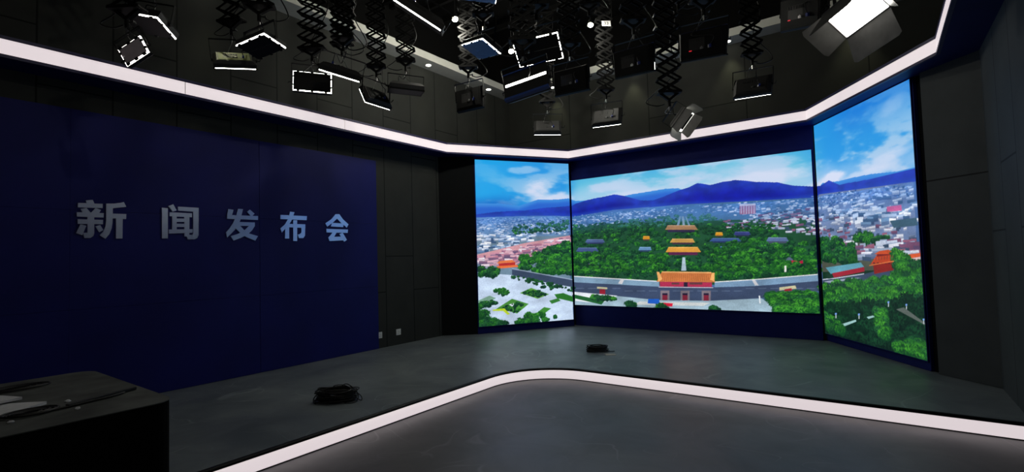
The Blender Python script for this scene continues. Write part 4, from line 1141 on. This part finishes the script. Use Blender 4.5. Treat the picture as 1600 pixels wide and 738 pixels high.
STY = {
    # style, flap material, back material, label, hanger phrase, rail y (None = straight above)
    'F1': ('closed', 'flap_black', 'metal_dark', 'black LED panel at far upper left, glowing along two edges', 'black scissor hanger at the far upper left of the studio'),
    'F2': ('closed', 'flap_mauve', 'flap_mauve', 'small LED panel with mauve-grey face close above the lit band, far left', 'black scissor hanger above the small mauve-grey lamp'),
    'F3': ('closed', 'flap_black', 'back_green', 'LED panel with a yellow-green back and glowing lower edge', 'black scissor hanger above the yellow-green backed lamp'),
    'F4': ('closed', 'flap_black', 'metal_dark', 'LED panel with black diamond-shaped face just right of the yellow-green lamp', 'black scissor hanger above the diamond-shaped lamp face'),
    'F5': ('closed', 'metal_dark', 'metal_dark', 'upright LED panel with dashed glowing rim round a dark grey face', 'black scissor hanger holding the upright panel with dashed glowing rim'),
    'F6': ('closed', 'flap_black', 'metal_black', 'LED panel seen edge-on as one slanting glowing line beside the upright rimmed lamp', 'black scissor hanger of the edge-on lamp with slanting line'),
    'F7': ('closed', 'flap_black', 'metal_black', 'LED panel tipped away with a thin glowing L along left and lower edges', 'black scissor hanger above the lamp with thin glowing L'),
    'F8': ('dark', 'flap_black', 'metal_black', 'unlit flat black lamp box hanging left of the corner downlights', 'black scissor hanger of the unlit flat lamp box'),
    'F9': ('closed', 'metal_dark', 'metal_dark', 'large near lamp at top centre with one long bright slanting line', 'black scissor hanger of the near lamp at top centre'),
    'F10': ('closed', 'flap_blue', 'metal_black', 'lamp cut off by the top edge above the blue-faced lamp', 'black scissor hanger of the lamp cut off at the top'),
    'F11': ('closed', 'flap_blue', 'metal_dark', 'LED panel with a bright blue face and white rim', 'black scissor hanger above the blue-faced lamp'),
    'F12': ('back', 'flap_black', 'metal_black', 'black lamp seen from behind, hanging lowest near the far left corner', 'black scissor hanger of the rear-facing lamp near the corner'),
    'F13': ('closed', 'flap_black', 'metal_dark', 'large black lamp face with broken white rim near the top middle', 'black scissor hanger above the large black rimmed face'),
    'F14': ('slot', 'flap_black', 'metal_black', 'lamp with one bright slanting bar across its half-open flaps', 'black scissor hanger of the lamp with the bright slanting bar'),
    'F15': ('back', 'flap_black', 'metal_black', 'black lamp back with blue top edge right of the slanting-bar lamp', 'black scissor hanger of the lamp back beside the slanting bar'),
    'F16': ('back', 'flap_black', 'metal_black', 'black lamp back with blue top edge in the middle of three in a row', 'black scissor hanger of the middle lamp back of three'),
    'F17': ('back', 'flap_black', 'metal_black', 'black lamp back with a red indicator, rightmost of three in a row', 'black scissor hanger of the lamp back with red indicator'),
    'F18': ('back', 'flap_black', 'metal_black', 'large black lamp back just left of the brightest open lamp', 'black scissor hanger of the lamp back beside the brightest lamp'),
    'F19': ('closed', 'flap_black', 'metal_dark', 'small far lamp above the left screen with a level glowing lower edge', 'black scissor hanger reaching down to the small lamp above the left screen'),
    'F20': ('closed', 'flap_black', 'metal_dark', 'small far lamp above the left end of the middle screen, glowing below', 'black scissor hanger with a white number tag over the middle screen left end'),
    'F21': ('closed', 'flap_black', 'metal_dark', 'small far lamp high above the middle screen right half, glowing below', 'black scissor hanger reaching down to the lamp over the middle screen right half'),
    'F22': ('open', 'flap_light', 'metal_dark', 'small lamp with open grey doors hanging just above the lit band', 'black scissor hanger reaching down to the small lamp with open doors'),
    'F23': ('wide', 'flap_grey', 'metal_dark', 'brightest lamp with wide open grey barn doors at upper right', 'black scissor hanger of the brightest lamp with open doors'),
}


COVER = {'F3': 't-+', 'F19': 't-+', 'F20': 't-+', 'F21': 't-+', 'F6': 'b-+', 'F9': 'b-+', 'F7': 't+', 'F14': '-+', 'F18': 't-+', 'F12': 'tb-+'}


def lamp(key):
    pos, eul, w_, h_, d_ = LAMPS[key]
    style, fm, bmn, label, hang = STY[key]
    R = Euler(eul).to_matrix()
    root = thing('studio_light', pos, label, 'studio light', 'LED lamps hanging over the stage', rot=eul)
    hw, hd, hh = w_ / 2, d_ / 2, h_ / 2
    fy = hd                     # front plane
    # housing: tapered box with rim
    bm = bmesh.new()
    t_ = 0.82 if style != 'back' else 0.9
    b0 = [(-hw * t_, -hd, -hh * t_), (hw * t_, -hd, -hh * t_), (hw * t_, -hd, hh * t_), (-hw * t_, -hd, hh * t_)]
    b1 = [(-hw, -hd * 0.3, -hh), (hw, -hd * 0.3, -hh), (hw, -hd * 0.3, hh), (-hw, -hd * 0.3, hh)]
    b2 = [(-hw, fy - 0.016, -hh), (hw, fy - 0.016, -hh), (hw, fy - 0.016, hh), (-hw, fy - 0.016, hh)]
    rings = [[bm.verts.new(v) for v in b] for b in (b0, b1, b2)]
    for a, b in zip(rings, rings[1:]):
        for i in range(4):
            bm.faces.new((a[i], a[(i + 1) % 4], b[(i + 1) % 4], b[i]))
    bm.faces.new(rings[0][::-1]); bm.faces.new(rings[-1])
    link('housing', bm, 'metal_dark' if style != 'back' else 'metal_black', root)
    # back plate with cooling fins, sockets and a label
    bm = bmesh.new()
    box(bm, -hw * t_ + .02, -hd - 0.004, -hh * t_ + .015, hw * t_ - .02, -hd, hh * t_ - .015)
    bp = link('back_plate', bm, bmn, root)
    for i in range(3):
        bm = bmesh.new(); x = hw * (-.02 + .05 * i); box(bm, x, -hd - .014, -hh * .34, x + hw * .03, -hd - .003, -hh * (.20 - .05 * (i % 2)), .001); link('socket', bm, 'steel', root)
    if bmn == 'back_green':
        bp['label'] = 'yellow-green back plate'
    bm = bmesh.new()
    for i in range(6):
        x = -hw * .5 + i * hw * .12
        box(bm, x, -hd - 0.009, hh * .25, x + hw * .03, -hd - 0.003, hh * .45)
    cyl(bm, (hw * .10, -hd - .012, -hh * .25), (hw * .10, -hd - .003, -hh * .25), 0.014, 12)
    box(bm, -hw * .08, -hd - .012, -hh * .33, -hw * .01, -hd - .003, -hh * .15)
    box(bm, -hw * .52, -hd - .0045, -hh * .36, hw * .16, -hd - .003, hh * .48)
    link('control_panel', bm, 'metal_dark', root)
    bm = bmesh.new(); box(bm, hw * .38, -hd - .03, -hh * .34, hw * .47, -hd - .003, -hh * .14); link('power_plug', bm, 'blue_plug', root)
    bm = bmesh.new(); box(bm, hw * .30, -hd - .006, -hh * .34, hw * .36, -hd - .003, -hh * .14); link('sticker', bm, 'label', root)
    if key in ('F17', 'F18'):
        bm = bmesh.new(); box(bm, -hw * .52, -hd - .007, -hh * .38, -hw * .40, -hd - .003, -hh * .32); link('indicator', bm, 'red', root)
    # diffuser
    dm = 'lamp_open' if style in ('wide',) else 'lamp'
    if style == 'dark':
        dm = 'flap_grey'
    bm = bmesh.new()
    e = 0.004
    box(bm, -hw + e, fy - 0.016, -hh + e, hw - e, fy - 0.006, hh - e)
    link('diffuser', bm, dm, root)
    # flaps
    g = 0.010
    def flap(x0, x1, z0, z1, yy=0.0):
        bm = bmesh.new(); box(bm, x0, fy - 0.003 + yy, z0, x1, fy + 0.000 + yy, z1)
        f = link('flap', bm, fm, root)
        if fm in ('flap_blue', 'flap_mauve'):
            f['label'] = {'flap_blue': 'blue flap', 'flap_mauve': 'mauve-grey flap'}[fm]
        return f
    def hinges():
        for sx in (-.72, -.02, .70):
            for sz in (-1, 1):
                bm = bmesh.new(); box(bm, sx * hw - .010, fy - .008, sz * (hh - .008) - .011, sx * hw + .025, fy + .004, sz * (hh - .008) + .011, .002)
                link('hinge', bm, 'metal_black', root)
        for sz in (-.45, .4):
            for sx in (-1, 1):
                bm = bmesh.new(); box(bm, sx * (hw - .008) - .011, fy - .008, sz * hh - .008, sx * (hw - .008) + .011, fy + .004, sz * hh + .014, .002)
                link('hinge', bm, 'metal_black', root)
    cov = COVER.get(key, 'tb-+' if style == 'dark' else ('tb-' if style == 'back' else ''))
    for cside in cov:
        bm = bmesh.new()
        if cside in 'tb':
            s = 1 if cside == 't' else -1
            box(bm, -hw - .003, fy - .02, min(s * hh - s * .014, s * hh + s * .003), hw + .003, fy + .003, max(s * hh - s * .014, s * hh + s * .003))
        else:
            s = -1 if cside == '-' else 1
            box(bm, min(s * hw - s * .014, s * hw + s * .003), fy - .0195, -hh + .001, max(s * hw - s * .014, s * hw + s * .003), fy + .0025, hh - .001)
        link('side_rim', bm, 'metal_black', root)
    if key in ('F15', 'F16', 'F17'):
        bm = bmesh.new(); box(bm, hw - .013, fy - .0195, -hh * .35, hw + .003, fy + .0025, hh - .001); link('side_rim', bm, 'metal_black', root)
    if style in ('closed', 'dark'):
        flap(-hw + g, hw - g, 0.0, hh - g)
        flap(-hw + g, hw - g, -hh + g, -0.0005)
        if not cov:
            hinges()
    elif style == 'back':
        flap(-hw + .004, hw - .012, 0.0, hh - .004)
        flap(-hw + .004, hw - .012, -hh + .004, -0.0005)
        bm = bmesh.new(); box(bm, -hw, fy - .02, hh, hw, fy + .012, hh + .008); link('edge_strip', bm, 'blue_edge', root)['label'] = 'blue edge strip'
    elif style == 'slot':
        flap(-hw + .002, hw - .002, .028, hh, 0.01)
        flap(-hw + .002, hw - .002, -hh, -.006, 0.01)
        bm = bmesh.new(); box(bm, -hw, fy - .02, hh, hw, fy + .022, hh + .012); box(bm, -hw, fy - .02, -hh - .026, hw, fy + .022, -hh); link('edge_strip', bm, 'blue_edge', root)['label'] = 'blue edge strip'
    else:
        if style == 'open':
            bm = bmesh.new(); box(bm, -hw + .012, fy - .003, -hh + .008, hw - .03, fy, hh - .035); link('baffle', bm, 'flap_black', root)
        ln = 0.20 if style == 'wide' else 0.10
        for (ax, sgn, L_, ang, off) in (('z', -1, hw, 30, hh), ('z', 1, hw, 100, hh), ('x', -1, hh, 38, hw), ('x', 1, hh, 38, hw)):
            bm = bmesh.new()
            fl = 0.98
            ln = (0.20 if ax == 'z' else 0.17) if style == 'wide' else 0.10
            q = [(-L_, 0), (L_, 0), (L_ * fl + .02, ln), (L_ * fl - .01, ln + .015), (-L_ * fl + .01, ln + .015), (-L_ * fl - .02, ln)]
            ca, sa = math.cos(math.radians(ang)), math.sin(math.radians(ang))
            lo = []; hi = []
            for (u_, v_) in q:
                for th, lst in ((0, lo), (0.003, hi)):
                    out_, fw = off + v_ * ca + th * sa, fy + v_ * sa - th * ca
                    if ax == 'z':
                        lst.append(bm.verts.new((u_, fw, sgn * out_)))
                    else:
                        lst.append(bm.verts.new((sgn * out_, fw, u_)))
            n = len(q)
            for i in range(n):
                bm.faces.new((lo[i], lo[(i + 1) % n], hi[(i + 1) % n], hi[i]))
            bm.faces.new(lo[::-1]); bm.faces.new(hi)
            link('barn_door', bm, fm, root)
        bm = bmesh.new()
        for s in (-1, 1):
            box(bm, -hw - .008, fy - .02, s * (hh + .004) - .006, hw + .008, fy + .004, s * (hh + .004) + .006)
            box(bm, s * (hw + .004) - .006, fy - .02, -hh, s * (hw + .004) + .006, fy + .004, hh)
        link('rim', bm, 'flap_grey', root)
    # yoke: pivots on the short sides, arms rising straight up to a cross bar
    P = Vector(pos)
    Xl = R @ Vector((1, 0, 0))
    Rt = R.transposed()
    a, b = Vector((-hw - .016, 0, 0)), Vector((hw + .016, 0, 0))
    up = Rt @ Vector((0, 0, 1))
    upx = Vector((0, up.y, up.z))
    upx.normalize()
    if style in ('closed', 'dark') and upx.y > 0.75:
        upx = Vector((0, -0.3, 0.95)) .normalized() if False else upx
    hgt = hh * 1.0 + 0.10 if abs(upx.z) > .6 else hd + 0.14
    bm = bmesh.new()
    for p, s in ((a, -1), (b, 1)):
        cyl(bm, p, p + Vector((s * -0.02, 0, 0)), 0.018, 10)
        bar(bm, p, p + upx * hgt, 0.028, 0.006, (upx.cross(Vector((1, 0, 0)))))
    bar(bm, a + upx * hgt, b + upx * hgt, 0.006, 0.028, upx)
    link('yoke', bm, 'metal_black', root)
    bm = bmesh.new(); s = 1
    cyl(bm, b + Vector((.0, 0, 0)), b + Vector((.03, 0, 0)), 0.006, 8); bar(bm, b + Vector((.03, 0, 0)), b + Vector((.045, -.05, .01)), 0.012, 0.006)
    link('tilt_handle', bm, 'metal_black', root)
    # spigot up to the hanger
    mid = R @ (upx * hgt) + P
    sp_top = mid + Vector((0, 0, 0.06))
    inv3 = Rt
    bm = bmesh.new(); cyl(bm, inv3 @ (mid - P), inv3 @ (sp_top - P), 0.011, 8); link('spigot', bm, 'steel', root)
    bm = bmesh.new()
    rr = random.Random(hash(key) % 1000 if False else sum(map(ord, key)))
    c0 = Vector((hw * .42, -hd - .02, -hh * .24))
    w1 = R @ c0 + P
    pts = [w1, w1 + Vector((rr.uniform(-.06, .06), rr.uniform(-.05, .05), .10)), (w1 + sp_top) / 2 + Vector((rr.uniform(-.16, .16), rr.uniform(-.12, .12), -.02)), sp_top + Vector((.04, 0, -.03)), sp_top + Vector((.014, 0, -.01))]
    tube(bm, [inv3 @ (p - P) for p in curve_pts(pts, 24)], 0.006, 5)
    link('lead', bm, 'cable', root, True)
    bm = bmesh.new()
    pts = [R @ Vector((-hw * .3, -hd, hh * .5)) + P, mid + Vector((-.06, .03, .0)), sp_top + Vector((-.012, 0, -.01))]
    tube(bm, [inv3 @ (p - P) for p in curve_pts(pts, 14)], 0.003, 4)
    link('safety_wire', bm, 'steel', root, True)
    # hanger above
    yaw = {'F3': .4, 'F4': .9, 'F5': .55, 'F7': .75, 'F8': .75, 'F19': .5, 'F20': .7, 'F21': .4}.get(key, .6)
    pantograph(sp_top.x, sp_top.y, sp_top.z - 0.002, GRID, hang, sum(map(ord, key)), wd={'F5': .34, 'F3': .32, 'F4': .3}.get(key, .27), yaw=yaw, tagtext='33' if key == 'F20' else None, tagz=5.47)


for k in LAMPS:
    lamp(k)

pantograph(-5.63, 4.0, 4.31, GRID, 'black scissor hanger with empty bracket above the edge-on lamp', 91, .28, .6)
pantograph(-3.15, 6.30, 4.95, GRID, 'black scissor hanger without a lamp, just right of the black rimmed face', 92, .30, .5)
pantograph(-2.06, 6.83, 4.9, GRID, 'black scissor hanger without a lamp, ending between two lamp backs', 94, .30, .6)



# ================================================================ CEILING RAILS over the hangers
RAILY = []
for y in sorted(HANG_Y):
    if not RAILY or y - RAILY[-1][0] > 0.17:
        RAILY.append([y])
    else:
        RAILY[-1].append(y)
RAILY = [sum(g_) / len(g_) for g_ in RAILY]
for i, y in enumerate(RAILY):
    o_ = ('first', 'second', 'third', 'fourth', 'fifth', 'sixth', 'seventh', 'eighth', 'ninth', 'tenth', 'eleventh', 'twelfth', 'thirteenth', 'fourteenth', 'fifteenth', 'sixteenth')[i]
    r = thing('lighting_rail', (0, y, GRID), 'black ceiling rail across the studio, %s from the camera side' % o_, 'rail', 'ceiling rails')
    bm = bmesh.new(); box(bm, XL + 0.04, -0.03, 0, XR - 0.04, 0.03, 0.09); link('rail_beam', bm, 'metal_black', r)
    for x in (-5.9, -4.1, -2.2, -0.4):
        bm = bmesh.new(); cyl(bm, (x, 0, 0.09), (x, 0, ZT - GRID), 0.012, 8); link('drop_rod', bm, 'metal_black', r)


# ================================================================ SMALL CEILING LIGHTS
def work_light(x, y, z, label, watts=WORK):
    root = thing('work_light', (x, y, z), label, 'ceiling light', 'bare ceiling work lights')
    bm = bmesh.new(); cyl(bm, (0, 0, 0.05), (0, 0, 0.11), 0.035, 14, 0.03); cyl(bm, (0, 0, .11), (0, 0, GRID - z), 0.006, 6); link('lamp_body', bm, 'metal_dark', root)
    bm = bmesh.new()
    bmesh.ops.create_uvsphere(bm, u_segments=14, v_segments=8, radius=0.045)
    for v in bm.verts:
        v.co.z = v.co.z * .8 + .03
    link('lens', bm, 'bulb', root, True)
    l = bpy.data.lights.new('work_light_lamp', 'POINT'); l.energy = watts; l.shadow_soft_size = 0.06; l.color = (1.0, 0.97, 0.84)
    o = bpy.data.objects.new('work_light_lamp', l); COL.objects.link(o); o.parent = root; o.location = (0, 0, -.07)


work_light(-4.96, 5.50, 5.14, 'glowing round work light up left of the blue-faced lamp')
work_light(-3.65, 7.35, 5.33, 'glowing round work light under the number tag')
work_light(-4.73, 6.60, 4.94, 'small glowing work light at left edge of the black rimmed face')


work_light(-1.3, 1.6, 5.3, 'added fill light out of view near the camera, high above the lower floor', 30.0)  # unseen extra light, added to lift the room's overall brightness


def downlight(x, y, label, wx, wy):
    root = thing('downlight', (x, y, SZ), label, 'downlight', 'round downlights in the pale soffit')
    bm = bmesh.new(); cyl(bm, (0, 0, -.006), (0, 0, 0.0), 0.062, 24, 0.066); link('trim_ring', bm, 'white_plastic', root)
    bm = bmesh.new(); cyl(bm, (0, 0, -.010), (0, 0, -.006), 0.048, 24); link('lens', bm, 'down', root)
    l = bpy.data.lights.new('downlight_beam', 'SPOT'); l.energy = 13; l.spot_size = math.radians(62); l.spot_blend = 0.9; l.shadow_soft_size = 0.03
    l.color = (1.0, 1.0, 0.62)
    o = bpy.data.objects.new('downlight_beam', l); COL.objects.link(o); o.parent = root
    o.location = (0, 0, -.02)
    o.rotation_euler = (wy, wx, 0)


downlight(-6.67, 2.85, 'left soffit downlight nearest the camera', -.18, 0)
downlight(-6.67, 4.73, 'left soffit downlight behind the scissor hanger, above the edge-on lamp', -.18, 0)
downlight(-6.67, 6.62, 'left soffit downlight, second from the far corner', -.18, 0)
downlight(-6.67, 8.42, 'left soffit downlight closest to the far corner', -.18, 0)
downlight(-5.55, 9.22, 'back soffit downlight closest to the far left corner', 0, .12)
downlight(-3.78, 9.22, 'back soffit downlight above the middle screen left part', 0, .12)
downlight(-1.96, 9.22, 'back soffit downlight beside the lamp with red indicator', 0, .12)
downlight(-0.15, 9.22, 'back soffit downlight hidden behind the brightest lamp', 0, .12)
